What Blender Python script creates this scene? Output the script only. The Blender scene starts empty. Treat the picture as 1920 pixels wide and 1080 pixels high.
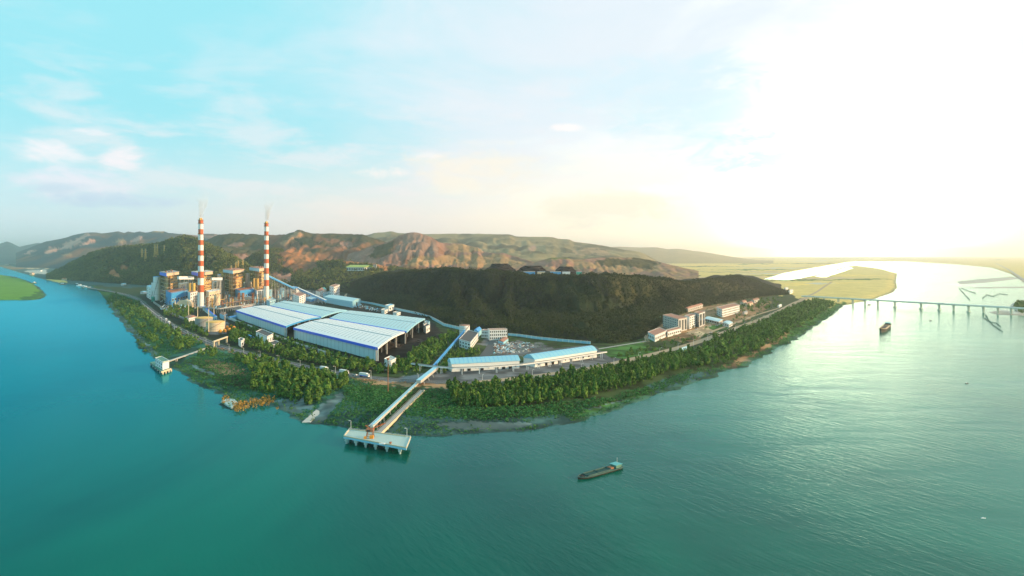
import bpy, math, random
import numpy as np
from mathutils import Vector, Matrix
R = math.radians
random.seed(7); np.random.seed(7)
SC = bpy.context.scene
COL = SC.collection

# ------------------------------------------------------------------ camera
H, F, Y0, CX = 120.0, 1251.0, 478.0, 960.0
cam = bpy.data.cameras.new("camera"); co = bpy.data.objects.new("camera", cam); COL.objects.link(co)
co.location = (0, 0, H); co.rotation_euler = (R(90), 0, 0)
cam.sensor_width = 36; cam.lens = 36*F/1920; cam.shift_y = -(540-Y0)/1920
cam.clip_start = 1; cam.clip_end = 90000
SC.camera = co
# ------------------------------------------------------------------ sun, sky, exposure
SUN_AZ, SUN_EL = R(98), R(14)          # clockwise from the view direction
sl = bpy.data.lights.new("sun", 'SUN'); so = bpy.data.objects.new("sun", sl); COL.objects.link(so)
sl.energy = 5.0; sl.angle = R(0.6); sl.color = (1.0, 0.66, 0.34)
sd = Vector((math.sin(SUN_AZ)*math.cos(SUN_EL), math.cos(SUN_AZ)*math.cos(SUN_EL), math.sin(SUN_EL)))
so.rotation_euler = sd.to_track_quat('Z', 'Y').to_euler()
SC.view_settings.view_transform = 'Standard'; SC.view_settings.look = 'None'
SC.view_settings.exposure = 0.3; SC.view_settings.gamma = 1.0
SC.cycles.max_bounces = 6; SC.cycles.diffuse_bounces = 2; SC.cycles.glossy_bounces = 2
SC.cycles.transmission_bounces = 2; SC.cycles.volume_bounces = 1
SC.cycles.use_denoising = True

class NT:
    def __init__(s, tree): s.t = tree; s.n = tree.nodes; s.l = tree.links
    def new(s, ty, **kw):
        n = s.n.new(ty)
        for k, v in kw.items(): setattr(n, k, v)
        return n
    def put(s, sock, v):
        if isinstance(v, bpy.types.NodeSocket): s.l.new(v, sock)
        else: sock.default_value = v
    def m(s, op, a, b=None, c=None, clamp=False):
        n = s.new('ShaderNodeMath', operation=op, use_clamp=clamp); s.put(n.inputs[0], a)
        if b is not None: s.put(n.inputs[1], b)
        if c is not None: s.put(n.inputs[2], c)
        return n.outputs[0]
    def mix(s, f, a, b, bt='MIX'):
        n = s.new('ShaderNodeMix', data_type='RGBA', blend_type=bt)
        s.put(n.inputs[0], f)
        for k, v in ((6, a), (7, b)):
            s.put(n.inputs[k], v if isinstance(v, bpy.types.NodeSocket) else (*v, 1))
        return n.outputs[2]
    def ss(s, x, a, b):      # smoothstep between a and b
        n = s.new('ShaderNodeMapRange', interpolation_type='SMOOTHSTEP'); s.put(n.inputs[0], x)
        n.inputs[1].default_value = a; n.inputs[2].default_value = b
        return n.outputs[0]
    def noise(s, vec, scale, detail=4, rough=.55, dist=0):
        n = s.new('ShaderNodeTexNoise'); s.put(n.inputs['Vector'], vec); n.inputs['Scale'].default_value = scale
        n.inputs['Detail'].default_value = detail; n.inputs['Roughness'].default_value = rough
        n.inputs['Distortion'].default_value = dist
        return n.outputs[0]
    def mapping(s, vec, scale, rot=(0, 0, 0), loc=(0, 0, 0)):
        n = s.new('ShaderNodeMapping'); s.put(n.inputs[0], vec)
        n.inputs['Location'].default_value = loc; n.inputs['Rotation'].default_value = rot; n.inputs['Scale'].default_value = scale
        return n.outputs[0]

def make_world():
    w = bpy.data.worlds.new("World"); SC.world = w; w.use_nodes = True
    w.node_tree.nodes.clear(); T = NT(w.node_tree)
    tc = T.new('ShaderNodeTexCoord').outputs['Generated']
    sep = T.new('ShaderNodeSeparateXYZ'); T.put(sep.inputs[0], tc); x, y, z = sep.outputs
    az = T.m('ARCTAN2', x, y); el = T.m('ARCSINE', z)
    V = T.m('DIVIDE', el, .365)
    c = T.m('COSINE', T.m('SUBTRACT', az, R(52)))
    nz = T.noise(T.mapping(tc, (2.2, 2.2, 5.5)), 1.6, 5, .6, .5)
    nz2 = T.noise(T.mapping(tc, (3, 3, 11), loc=(4, 2, 1)), 2.6, 6, .6, .3)
    # upper sky: cyan on the left, milk then white to the right
    cc = T.m('ADD', c, T.m('MULTIPLY', T.m('SUBTRACT', nz, .5), .7))
    up = T.mix(T.ss(cc, .20, .74), (.31, .76, .85), (.74, .83, .90))
    up = T.mix(T.ss(cc, .70, 1.02), up, (.98, 1.0, 1.0))
    # cyan holes low on the right
    hole = T.m('MULTIPLY', T.ss(nz2, .46, .62), T.m('MULTIPLY', T.ss(V, .85, .35), T.ss(az, .05, .3)))
    up = T.mix(T.m('MULTIPLY', hole, .8), up, (.56, .82, .86))
    # milky clouds
    cl = T.ss(nz2, .44, .68)
    up = T.mix(T.m('MULTIPLY', cl, T.m('MULTIPLY', T.ss(V, 1.0, .25), .75)), up, (.84, .84, .87))
    # low band
    lb = T.mix(T.ss(az, -.62, -.22), (.68, .84, .90), (.98, .87, .80))
    lb = T.mix(T.ss(az, -.2, .12), lb, (1.22, 1.06, .80))
    lb = T.mix(T.ss(az, .2, .5), lb, (1.12, 1.02, .78))
    wob = T.m('ADD', V, T.m('MULTIPLY', T.m('SUBTRACT', nz2, .5), .30))
    sky = T.mix(T.ss(wob, .52, .02), up, lb)
    # separate little clouds: (px, py, half width, half height, colour)
    def blob(sky, px, py, rx, ry, col, thr=.42):
        a0 = math.atan((px-CX)/F); e0 = math.atan((Y0-py)/math.hypot(F, px-CX)); k = F
        du = T.m('MULTIPLY', T.m('SUBTRACT', az, a0), k/rx); dv = T.m('MULTIPLY', T.m('SUBTRACT', el, e0), k/ry)
        d = T.m('ADD', T.m('MULTIPLY', du, du), T.m('MULTIPLY', dv, dv))
        n = T.noise(T.mapping(tc, (10, 10, 26), loc=(px*.01, 0, py*.01)), 1.6, 7, .66, .5)
        v = T.m('SUBTRACT', T.m('MULTIPLY', n, 1.9), T.m('MULTIPLY', d, .55))
        return T.mix(T.m('MULTIPLY', T.ss(v, thr-.05, thr+.75), .9), sky, col)
    sky = blob(sky, 80, 288, 55, 26, (.95, .90, .93))
    sky = blob(sky, 225, 302, 42, 26, (.96, .89, .92))
    sky = blob(sky, 150, 345, 110, 30, (.86, .84, .93))
    sky = blob(sky, 200, 375, 130, 16, (.56, .70, .86))
    sky = blob(sky, 90, 350, 60, 10, (.60, .73, .86))
    sky = blob(sky, 175, 247, 34, 8, (.97, .90, .93))
    sky = blob(sky, 1065, 240, 40, 9, (1, .93, .92))
    sky = blob(sky, 715, 325, 55, 15, (1, .92, .88))
    sky = blob(sky, 850, 345, 55, 24, (1, .95, .80))
    sky = blob(sky, 800, 292, 40, 9, (1, .93, .90))
    sky = blob(sky, 1130, 400, 90, 34, (1, .97, .90))
    sky = blob(sky, 1240, 357, 70, 12, (1, .98, .97))
    sky = blob(sky, 1640, 455, 50, 10, (1, .95, .92))
    # bright glare added to the sky by the horizon, well left of the sun lamp
    a0, e0 = R(27), R(-.5)
    du = T.m('SUBTRACT', az, a0); dv = T.m('SUBTRACT', el, e0)
    d2 = T.m('ADD', T.m('MULTIPLY', T.m('MULTIPLY', du, du), 11), T.m('MULTIPLY', T.m('MULTIPLY', dv, dv), 30))
    g = T.m('EXPONENT', T.m('MULTIPLY', d2, -1))
    glow = T.mix(g, (0, 0, 0), (.34, .28, .17))
    sky = T.mix(1.0, sky, glow, 'ADD')
    sky = blob(sky, 1300, 210, 230, 50, (.66, .86, .92), .38)
    sky = blob(sky, 1640, 455, 60, 12, (1, .95, .92))
    sky = blob(sky, 1300, 360, 130, 30, (1, .98, .96))
    d3 = T.m('ADD', T.m('MULTIPLY', T.m('MULTIPLY', du, du), 120), T.m('MULTIPLY', T.m('MULTIPLY', dv, dv), 62))
    g3 = T.m('EXPONENT', T.m('MULTIPLY', d3, -1))
    sky = T.mix(1.0, sky, T.mix(g3, (0, 0, 0), (20.0, 16.6, 10.5)), 'ADD')
    sky = blob(sky, 1690, 370, 150, 62, (.56, .82, .86), .22)
    sky = blob(sky, 1500, 280, 210, 50, (.62, .86, .90), .26)
    sky = blob(sky, 1240, 150, 200, 50, (.66, .84, .92), .3)
    sky = blob(sky, 1130, 395, 150, 40, (.96, .90, .72), .3)
    sky = blob(sky, 900, 320, 150, 50, (.95, .88, .76), .36)
    ns = T.new('ShaderNodeTexSky', sky_type='NISHITA'); ns.sun_disc = False
    ns.sun_elevation = SUN_EL; ns.sun_rotation = SUN_AZ; ns.altitude = 100
    bg1 = T.new('ShaderNodeBackground'); T.put(bg1.inputs[0], ns.outputs[0]); bg1.inputs[1].default_value = .05
    bg2 = T.new('ShaderNodeBackground'); T.put(bg2.inputs[0], sky); bg2.inputs[1].default_value = 1.0
    ad = T.new('ShaderNodeMixShader'); ad.inputs[0].default_value = .88
    T.l.new(bg1.outputs[0], ad.inputs[1]); T.l.new(bg2.outputs[0], ad.inputs[2])
    o = T.new('ShaderNodeOutputWorld'); T.l.new(ad.outputs[0], o.inputs[0])
make_world()

# ------------------------------------------------------------------ helpers
def G(px, py, z=4.0):
    """point on the level z seen in pixel (px, py) of the 1920 px photograph"""
    D = (H-z)*F/(py-Y0); return Vector(((px-CX)*D/F, D, z))
def GD(px, py, D): return Vector(((px-CX)*D/F, D, H-(py-Y0)*D/F))
def topz(p, row): return H-(row-Y0)*p[1]/F
def hsh(ix, iy, s):
    n = np.sin(ix*127.1+iy*311.7+s*74.7)*43758.5453
    return n-np.floor(n)
def vnoise(x, y, s=0):
    x = np.asarray(x, float); y = np.asarray(y, float)
    ix, iy = np.floor(x), np.floor(y); fx, fy = x-ix, y-iy
    fx = fx*fx*(3-2*fx); fy = fy*fy*(3-2*fy)
    a, b, c, d = hsh(ix, iy, s), hsh(ix+1, iy, s), hsh(ix, iy+1, s), hsh(ix+1, iy+1, s)
    return (a*(1-fx)+b*fx)*(1-fy)+(c*(1-fx)+d*fx)*fy
def fbm(x, y, o=4, s=0):
    v, a, t = 0, 1, 0
    for k in range(o):
        v = v+a*vnoise(x*2**k+k*17.3, y*2**k-k*9.1, s+k); t += a; a *= .5
    return v/t
def inpoly(x, y, poly):
    x = np.asarray(x); y = np.asarray(y); ins = np.zeros(x.shape, bool); n = len(poly)
    for i in range(n):
        x1, y1 = poly[i]; x2, y2 = poly[(i+1) % n]
        if y1 == y2: continue
        c = ((y1 > y) != (y2 > y)) & (x < (x2-x1)*(y-y1)/(y2-y1)+x1)
        ins ^= c
    return ins
def distpoly(x, y, poly):
    d = np.full(x.shape, 1e9); n = len(poly)
    for i in range(n):
        x1, y1 = poly[i]; x2, y2 = poly[(i+1) % n]
        dx, dy = x2-x1, y2-y1; L = dx*dx+dy*dy+1e-9
        t = np.clip(((x-x1)*dx+(y-y1)*dy)/L, 0, 1)
        d = np.minimum(d, (x-x1-t*dx)**2+(y-y1-t*dy)**2)
    return np.sqrt(d)
def smooth(x, a, b):
    t = np.clip((x-a)/(b-a), 0, 1); return t*t*(3-2*t)

MATS = {}
def mat(name, col, rough=.7, var=.15, scale=.15, metal=0, stripes=None, bump=0, spec=.3):
    """matt painted / mineral surface with a little uneven wear; stripes=(axis angle, spacing, depth) = panel seams"""
    if name in MATS: return MATS[name]
    m = bpy.data.materials.new(name); m.use_nodes = True; T = NT(m.node_tree); b = m.node_tree.nodes['Principled BSDF']
    g = T.new('ShaderNodeNewGeometry').outputs['Position']
    n = T.noise(g, scale, 5, .65); n2 = T.noise(g, scale*9, 3, .6)
    k = T.m('ADD', T.m('MULTIPLY', T.m('SUBTRACT', n, .5), var*3), T.m('MULTIPLY', T.m('SUBTRACT', n2, .5), var*1.6))
    c = T.mix(T.m('ADD', k, .5, clamp=True), tuple(v*(1-var*1.2) for v in col), tuple(min(1, v*(1+var*1.0)) for v in col))
    if stripes:
        ang, sp, dep = stripes
        v = T.mapping(g, (1/sp,)*3, rot=(0, 0, ang)); s = T.new('ShaderNodeSeparateXYZ'); T.put(s.inputs[0], v)
        fr = T.m('FRACT', s.outputs[0]); ln = T.m('LESS_THAN', fr, .14)
        c = T.mix(T.m('MULTIPLY', ln, dep), c, tuple(v*.35 for v in col))
    T.put(b.inputs['Base Color'], c); b.inputs['Roughness'].default_value = rough; b.inputs['Metallic'].default_value = metal
    b.inputs['Specular IOR Level'].default_value = spec
    MATS[name] = m; return m
def foliage_mat(name, dark, light, scale=.12, rough=.8):
    if name in MATS: return MATS[name]
    m = bpy.data.materials.new(name); m.use_nodes = True; T = NT(m.node_tree); b = m.node_tree.nodes['Principled BSDF']
    g = T.new('ShaderNodeNewGeometry'); n = T.noise(g.outputs['Position'], scale, 3, .6)
    k = T.m('ADD', T.m('MULTIPLY', g.outputs['Random Per Island'], .55), T.m('MULTIPLY', T.m('SUBTRACT', n, .25), .9), clamp=True)
    T.put(b.inputs['Base Color'], T.mix(k, dark, light)); b.inputs['Roughness'].default_value = rough
    b.inputs['Specular IOR Level'].default_value = .15
    MATS[name] = m; return m
def attr_mat(name, rough=.9, nscale=.05, var=.3, bump=.0):
    m = bpy.data.materials.new(name); m.use_nodes = True; T = NT(m.node_tree); b = m.node_tree.nodes['Principled BSDF']
    a = T.new('ShaderNodeAttribute'); a.attribute_name = 'col'
    g = T.new('ShaderNodeNewGeometry').outputs['Position']
    n = T.noise(g, nscale, 6, .7); n2 = T.noise(g, nscale*7, 4, .7)
    k = T.m('ADD', T.m('MULTIPLY', T.m('SUBTRACT', n, .5), 2.4), T.m('MULTIPLY', T.m('SUBTRACT', n2, .5), 1.6))
    k = T.m('ADD', T.m('MULTIPLY', k, var), 1.0)
    mul = T.new('ShaderNodeVectorMath', operation='SCALE'); T.l.new(a.outputs['Color'], mul.inputs[0]); T.l.new(k, mul.inputs['Scale'])
    T.l.new(mul.outputs[0], b.inputs['Base Color']); b.inputs['Roughness'].default_value = rough
    b.inputs['Specular IOR Level'].default_value = .1
    if bump:
        bp = T.new('ShaderNodeBump'); bp.inputs['Strength'].default_value = 1; bp.inputs['Distance'].default_value = bump
        T.l.new(n2, bp.inputs['Height']); T.l.new(bp.outputs[0], b.inputs['Normal'])
    return m

M = dict(
    white=mat('white_paint', (.78, .80, .80), .6, .10, .08),
    shedwall=mat('pale_shed_wall', (.56, .72, .78), .5, .08, .05),
    roofpale=mat('pale_sheet_roof', (.74, .75, .76), .45, .13, .05, spec=.4),
    roofcyan=mat('cyan_sheet_roof', (.42, .63, .68), .45, .14, .05, spec=.4),
    seam=mat('roof_seam', (.33, .40, .44), .6, .1),
    blue=mat('blue_fascia', (.015, .14, .85), .45, .08),
    skyblue=mat('light_blue_steel', (.06, .33, .68), .5, .1),
    deckblue=mat('pale_blue_steel', (.30, .60, .76), .5, .1),
    roofblue=mat('blue_vault_roof', (.22, .50, .66), .5, .08, .04),
    grey=mat('grey_concrete', (.30, .31, .31), .85, .2, .1),
    lconc=mat('light_concrete', (.52, .50, .46), .85, .15, .1),
    dark=mat('dark_void', (.02, .02, .022), .9, .2),
    coal=mat('coal', (.025, .02, .018), .95, .4, .2),
    darkroof=mat('dark_flat_roof', (.09, .085, .085), .85, .2, .1),
    redroof=mat('red_tile_roof', (.40, .19, .13), .8, .2, .1),
    brick=mat('red_oxide', (.42, .13, .05), .8, .2, .1),
    chred=mat('chimney_red', (.58, .13, .045), .7, .10, .04),
    chwhite=mat('chimney_white', (.80, .78, .76), .7, .08, .04),
    steel=mat('brown_steel', (.16, .12, .09), .7, .25, .3),
    yellow=mat('yellow_cladding', (.72, .47, .16), .6, .15, .12),
    cream=mat('cream_cladding', (.72, .58, .40), .65, .15, .1),
    gold=mat('golden_tank_top', (.75, .46, .12), .6, .12, .1),
    tank=mat('grey_tank', (.32, .33, .32), .6, .15, .12),
    orange=mat('orange_tank', (.80, .30, .03), .5, .15, .2),
    glass=mat('window_glass', (.03, .04, .05), .15, .1, spec=.6),
    frame=mat('window_frame', (.6, .62, .62), .6, .05),
    tyre=mat('tyre_rubber', (.02, .02, .02), .9, .1),
    green=mat('green_deck', (.12, .26, .20), .8, .2, .1),
    pier=mat('pier_concrete', (.40, .52, .50), .8, .15, .1),
    rust=mat('rust', (.34, .15, .08), .8, .3, .3),
    asphalt=mat('asphalt', (.085, .09, .095), .9, .15, .05),
    dirtroad=mat('pale_dirt_road', (.40, .29, .19), .95, .15, .05),
    kerb=mat('kerb', (.35, .34, .32), .9, .1),
    line=mat('road_line', (.7, .7, .68), .8, .1),
    bark=mat('bark', (.10, .07, .05), .9, .2, 1),
    pink=mat('pink_wall', (.66, .54, .45), .8, .1, .1),
    ygreen=mat('yellow_green_roof', (.42, .48, .14), .7, .1),
    hull=mat('dark_hull', (.05, .035, .03), .7, .2, .5),
    hulltop=mat('green_grey_deck', (.055, .12, .11), .7, .2, .5),
    hold=mat('dark_green_hold', (.012, .07, .06), .8, .3, .3),
    teal=mat('teal_paint', (.05, .45, .36), .5, .1),
    skyteal=mat('teal_canopy', (.10, .40, .42), .6, .15, .3),
    bridge=mat('bridge_concrete', (.46, .55, .46), .8, .1, .05),
)

ORG = {}
def empty(name, loc, label, cat, group=None):
    o = bpy.data.objects.new(name, None); COL.objects.link(o); o.location = loc; o.empty_display_size = 1
    tag(o, label, cat, group); ORG[o.name] = Vector(loc); return o
def tag(o, label=None, cat=None, group=None, kind=None):
    if label: o['label'] = label
    if cat: o['category'] = cat
    if group: o['group'] = group
    if kind: o['kind'] = kind
    return o
class MB:
    def __init__(s): s.v = []; s.f = []; s.mi = []; s.cur = 0; s.parts = []
    def add(s, vs, fs):
        vs = list(vs); s.parts.append((vs, list(fs))); b = len(s.v); s.v += [tuple(v) for v in vs]; s.f += [tuple(b+i for i in f) for f in fs]; s.mi += [s.cur]*len(fs); return s
    def prism(s, poly, z0, z1, taper=0):
        n = len(poly); a = sum((poly[i][0]*poly[(i+1) % n][1]-poly[(i+1) % n][0]*poly[i][1]) for i in range(n))
        P = list(poly) if a > 0 else list(reversed(poly))
        cx = sum(p[0] for p in P)/n; cy = sum(p[1] for p in P)/n
        vs = [(p[0], p[1], z0) for p in P]+[(p[0]+(cx-p[0])*taper, p[1]+(cy-p[1])*taper, z1) for p in P]
        fs = [tuple(reversed(range(n))), tuple(range(n, 2*n))]+[(i, (i+1) % n, n+(i+1) % n, n+i) for i in range(n)]
        return s.add(vs, fs)
    def box(s, c, sx, sy, z0, z1, rot=0):
        ca, sa = math.cos(rot), math.sin(rot)
        return s.prism([(c[0]+x*ca-y*sa, c[1]+x*sa+y*ca) for x, y in ((-sx/2, -sy/2), (sx/2, -sy/2), (sx/2, sy/2), (-sx/2, sy/2))], z0, z1)
    def cyl(s, c, r0, r1, z0, z1, n=16, cap=True):
        vs = []; 
        for z, r in ((z0, r0), (z1, r1)): vs += [(c[0]+r*math.cos(2*math.pi*i/n), c[1]+r*math.sin(2*math.pi*i/n), z) for i in range(n)]
        fs = [(i, (i+1) % n, n+(i+1) % n, n+i) for i in range(n)]
        if cap: fs += [tuple(reversed(range(n))), tuple(range(n, 2*n))]
        return s.add(vs, fs)
    def dome(s, c, r, z0, h, n=16, m=4):
        vs = []; fs = []
        for j in range(m):
            a = math.pi/2*j/m; vs += [(c[0]+r*math.cos(a)*math.cos(2*math.pi*i/n), c[1]+r*math.cos(a)*math.sin(2*math.pi*i/n), z0+h*math.sin(a)) for i in range(n)]
        vs.append((c[0], c[1], z0+h))
        for j in range(m-1): fs += [(j*n+i, j*n+(i+1) % n, (j+1)*n+(i+1) % n, (j+1)*n+i) for i in range(n)]
        fs += [((m-1)*n+i, (m-1)*n+(i+1) % n, m*n) for i in range(n)]
        return s.add(vs, fs)
    def beam(s, p, q, w, h=None):
        p, q = Vector(p), Vector(q); h = h or w; d = (q-p).normalized()
        up = Vector((0, 0, 1)) if abs(d.z) < .95 else Vector((0, 1, 0))
        sx = d.cross(up).normalized()*w/2; sy = sx.cross(d).normalized()*h/2
        vs = [a+b+c for a in (p, q) for b, c in ((-sx, -sy), (sx, -sy), (sx, sy), (-sx, sy))]
        return s.add(vs, [(0, 1, 2, 3), (7, 6, 5, 4), (0, 4, 5, 1), (1, 5, 6, 2), (2, 6, 7, 3), (3, 7, 4, 0)])
    def each(s, name, m, parent):
        for vs, fs in s.parts: MB().add(vs, fs).build(name, m, parent)
    def build(s, name, m, parent=None, smooth_=False):
        me = bpy.data.meshes.new(name); off = ORG[parent.name] if parent else Vector((0, 0, 0))
        if not parent and s.v:      # a one-mesh thing: origin at its base
            A = np.array(s.v); off = Vector(((A[:, 0].min()+A[:, 0].max())/2, (A[:, 1].min()+A[:, 1].max())/2, A[:, 2].min()))
        me.from_pydata([(v[0]-off.x, v[1]-off.y, v[2]-off.z) for v in s.v], [], s.f)
        for mm in (m if isinstance(m, (list, tuple)) else [m]): me.materials.append(mm)
        if any(s.mi): me.polygons.foreach_set('material_index', s.mi)
        if smooth_: me.polygons.foreach_set('use_smooth', [True]*len(s.f))
        me.update()
        o = bpy.data.objects.new(name, me); COL.objects.link(o)
        if parent: o.parent = parent
        else: o.location = off
        ORG[o.name] = off.copy(); return o
def copy_tree(o, parent=None):
    c = o.copy(); COL.objects.link(c); c.parent = parent
    for ch in list(o.children): copy_tree(ch, c)
    return c
def np_mesh(name, V, Fc, m, attr=None, smooth_=True, kind=None):
    """V (n,3) float, Fc (k, 3 or 4) int"""
    me = bpy.data.meshes.new(name); n, k = Fc.shape
    me.vertices.add(len(V)); me.vertices.foreach_set('co', np.ascontiguousarray(V, np.float32).ravel())
    me.loops.add(n*k); me.loops.foreach_set('vertex_index', np.ascontiguousarray(Fc, np.int32).ravel())
    me.polygons.add(n); me.polygons.foreach_set('loop_start', np.arange(n, dtype=np.int32)*k)
    me.polygons.foreach_set('use_smooth', np.full(n, smooth_))
    me.update(calc_edges=True)
    if attr is not None:
        a = me.color_attributes.new('col', 'FLOAT_COLOR', 'POINT')
        a.data.foreach_set('color', np.concatenate([attr, np.ones((len(attr), 1))], 1).astype(np.float32).ravel())
    me.materials.append(m)
    o = bpy.data.objects.new(name, me); COL.objects.link(o)
    if kind: o['kind'] = kind
    return o
def grid_faces(nr, nc):
    i = np.arange(nr*nc).reshape(nr, nc)
    return np.stack([i[:-1, :-1], i[:-1, 1:], i[1:, 1:], i[1:, :-1]], -1).reshape(-1, 4)

# ------------------------------------------------------------------ water
def make_water():
    m = bpy.data.materials.new('river_water'); m.use_nodes = True; T = NT(m.node_tree); b = m.node_tree.nodes['Principled BSDF']
    g = T.new('ShaderNodeNewGeometry').outputs['Position']
    big = T.noise(T.mapping(g, (.004, .0022, 1), rot=(0, 0, .5)), 1, 4, .6, .6)
    sx = T.new('ShaderNodeSeparateXYZ'); T.put(sx.inputs[0], g)
    c = T.mix(T.ss(big, .35, .7), (.0003, .062, .046), (.003, .125, .080))
    c2 = T.mix(T.ss(big, .35, .7), (.0005, .068, .080), (.003, .120, .128))
    c3 = T.mix(T.ss(big, .3, .7), (.004, .13, .092), (.018, .20, .14))
    c = T.mix(T.ss(sx.outputs[0], -130, -430), c, c2); c = T.mix(T.ss(sx.outputs[0], 60, 330), c, c3)
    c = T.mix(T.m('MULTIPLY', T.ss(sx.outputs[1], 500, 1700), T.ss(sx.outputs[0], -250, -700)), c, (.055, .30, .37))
    df = T.new('ShaderNodeBsdfDiffuse'); T.put(df.inputs[0], c); gl = T.new('ShaderNodeBsdfGlossy'); gl.inputs['Roughness'].default_value = .12
    tint = T.mix(T.ss(sx.outputs[0], -500, 420), (.08, .66, .86), (.80, 1.0, .95)); T.put(gl.inputs[0], tint)  # glare put into the reflection colour: muted on the left, whitened to the right
    fr = T.new('ShaderNodeFresnel'); fr.inputs['IOR'].default_value = 1.22
    ms = T.new('ShaderNodeMixShader'); T.l.new(fr.outputs[0], ms.inputs[0]); T.l.new(df.outputs[0], ms.inputs[1]); T.l.new(gl.outputs[0], ms.inputs[2])
    T.l.new(ms.outputs[0], T.n['Material Output'].inputs['Surface'])
    rg = T.mapping(g, (1, 1, 1), rot=(0, 0, R(62))); rg2 = T.mapping(g, (1, 1, 1), rot=(0, 0, R(48)))
    w1 = T.noise(T.mapping(rg, (.05, .27, 1)), 1, 2, .5, .35)
    w2 = T.noise(T.mapping(rg2, (.16, .55, 1)), 1, 3, .6, .2)
    w3 = T.noise(T.mapping(g, (.010, .020, 1), rot=(0, 0, R(10))), 1, 3, .6, .2)
    h = T.m('ADD', T.m('MULTIPLY', w1, .26), T.m('MULTIPLY', w2, .22))
    h = T.m('MULTIPLY', h, T.m('ADD', T.m('MULTIPLY', T.ss(sx.outputs[0], -160, 120), .72), .28))
    h = T.m('MULTIPLY', h, T.ss(w3, .2, .6))
    bp = T.new('ShaderNodeBump'); bp.inputs['Strength'].default_value = .9; bp.inputs['Distance'].default_value = 1.0
    T.l.new(h, bp.inputs['Height']); 
    for nn in (df, gl, fr): T.l.new(bp.outputs[0], nn.inputs['Normal'])
    T.n.remove(b)
    S = 42000.0
    o = np_mesh('water', np.array([(-S, -600, 0), (S, -600, 0), (S, S, 0), (-S, S, 0)]), np.array([[0, 1, 2, 3]]), m, smooth_=False, kind='structure')
make_water()

# ------------------------------------------------------------------ land
SHORE = [(-700, 496), (0, 500), (40, 512), (75, 522), (110, 531), (150, 534), (168, 535), (186, 546), (196, 560), (208, 580), (224, 602), (243, 626), (262, 650), (284, 668),
         (300, 684), (322, 692), (338, 698), (352, 712), (376, 724), (405, 733), (414, 742), (412, 755), (434, 768), (452, 762), (470, 752), (492, 754),
         (520, 766), (545, 784), (568, 792), (590, 797), (640, 800), (700, 812), (760, 816), (830, 820), (880, 814), (950, 810), (1010, 806), (1070, 794),
         (1120, 780), (1180, 756), (1240, 739), (1290, 722), (1345, 706), (1352, 698), (1392, 690), (1440, 665), (1490, 637), (1530, 611), (1562, 590),
         (1574, 578), (1584, 573), (1640, 561), (1672, 549), (1684, 540), (1680, 528), (1683, 513), (1650, 504), (1606, 498), (1585, 500), (1545, 512),
         (1500, 522), (1470, 526), (1430, 524), (1470, 512), (1540, 500), (1585, 492), (1600, 490), (1700, 490), (1800, 496), (1860, 502), (1895, 514),
         (1912, 524), (1960, 560), (2600, 640), (5200, 640), (5200, 482.2), (-3400, 482.2), (-3400, 488)]
ISL = [[(-500, 505), (0, 515), (30, 519), (60, 530), (80, 543), (88, 553), (84, 559), (60, 563), (20, 563), (-40, 563), (-600, 562)]]
BARS = [[(1794, 528), (1830, 524), (1895, 519), (1915, 522), (1850, 530), (1800, 533)],
        [(1797, 540), (1850, 538), (1925, 537), (1925, 540), (1850, 541)],
        [(1893, 574), (1902, 566), (1930, 560), (2100, 570), (2100, 600), (1915, 588)],
        [(1852, 585), (1880, 581), (1920, 586), (1920, 592), (1870, 590)]]
def wp(poly, z=0.0): return [tuple(G(x, y, z)[:2]) for x, y in poly]
def land_z(x, y):
    sd = distpoly(x, y, W_SHORE); sd = np.where(inpoly(x, y, W_SHORE), sd, -sd)
    for p in W_ISL:
        s = distpoly(x, y, p); s = np.where(inpoly(x, y, p), s, -s); sd = np.maximum(sd, s)
    for p in W_CUT:
        s = distpoly(x, y, p); s = np.where(inpoly(x, y, p), s, -s); sd = np.minimum(sd, -s)
    sdn = sd+(fbm(x/22, y/22, 3, 5)-.5)*16
    z = np.where(sdn > 0, .12+3.9*smooth(sdn, 0, 42), np.maximum(-4, sdn*.25))
    z = z-.25*fbm(x/9, y/9, 2, 8)*smooth(sdn, 5, 30)
    for p in W_BARS:
        s = distpoly(x, y, p); s = np.where(inpoly(x, y, p), s, -s)
        z = np.maximum(z, np.clip(s*.06, -4, .5)+.1*np.sign(s))
    return z, sd
W_SHORE = wp(SHORE); W_ISL = [wp(p) for p in ISL]; W_BARS = [wp(p) for p in BARS]; W_CUT = [wp(p) for p in ([(1528, 518), (1546, 520.5), (1600, 503), (1592, 500)],)]

C = dict(scrub=(.040, .062, .022), dark=(.018, .026, .014), mud=(.13, .19, .19), wet=(.030, .105, .075), grass=(.055, .14, .030), yard=(.13, .135, .14), coal=(.018, .016, .014),
         field=(.60, .47, .17), gold=(.70, .52, .16), sand=(.50, .38, .24), isl=(.13, .27, .035), dirt=(.28, .17, .09), teal=(.045, .10, .095), pale=(.46, .46, .40))
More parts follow.
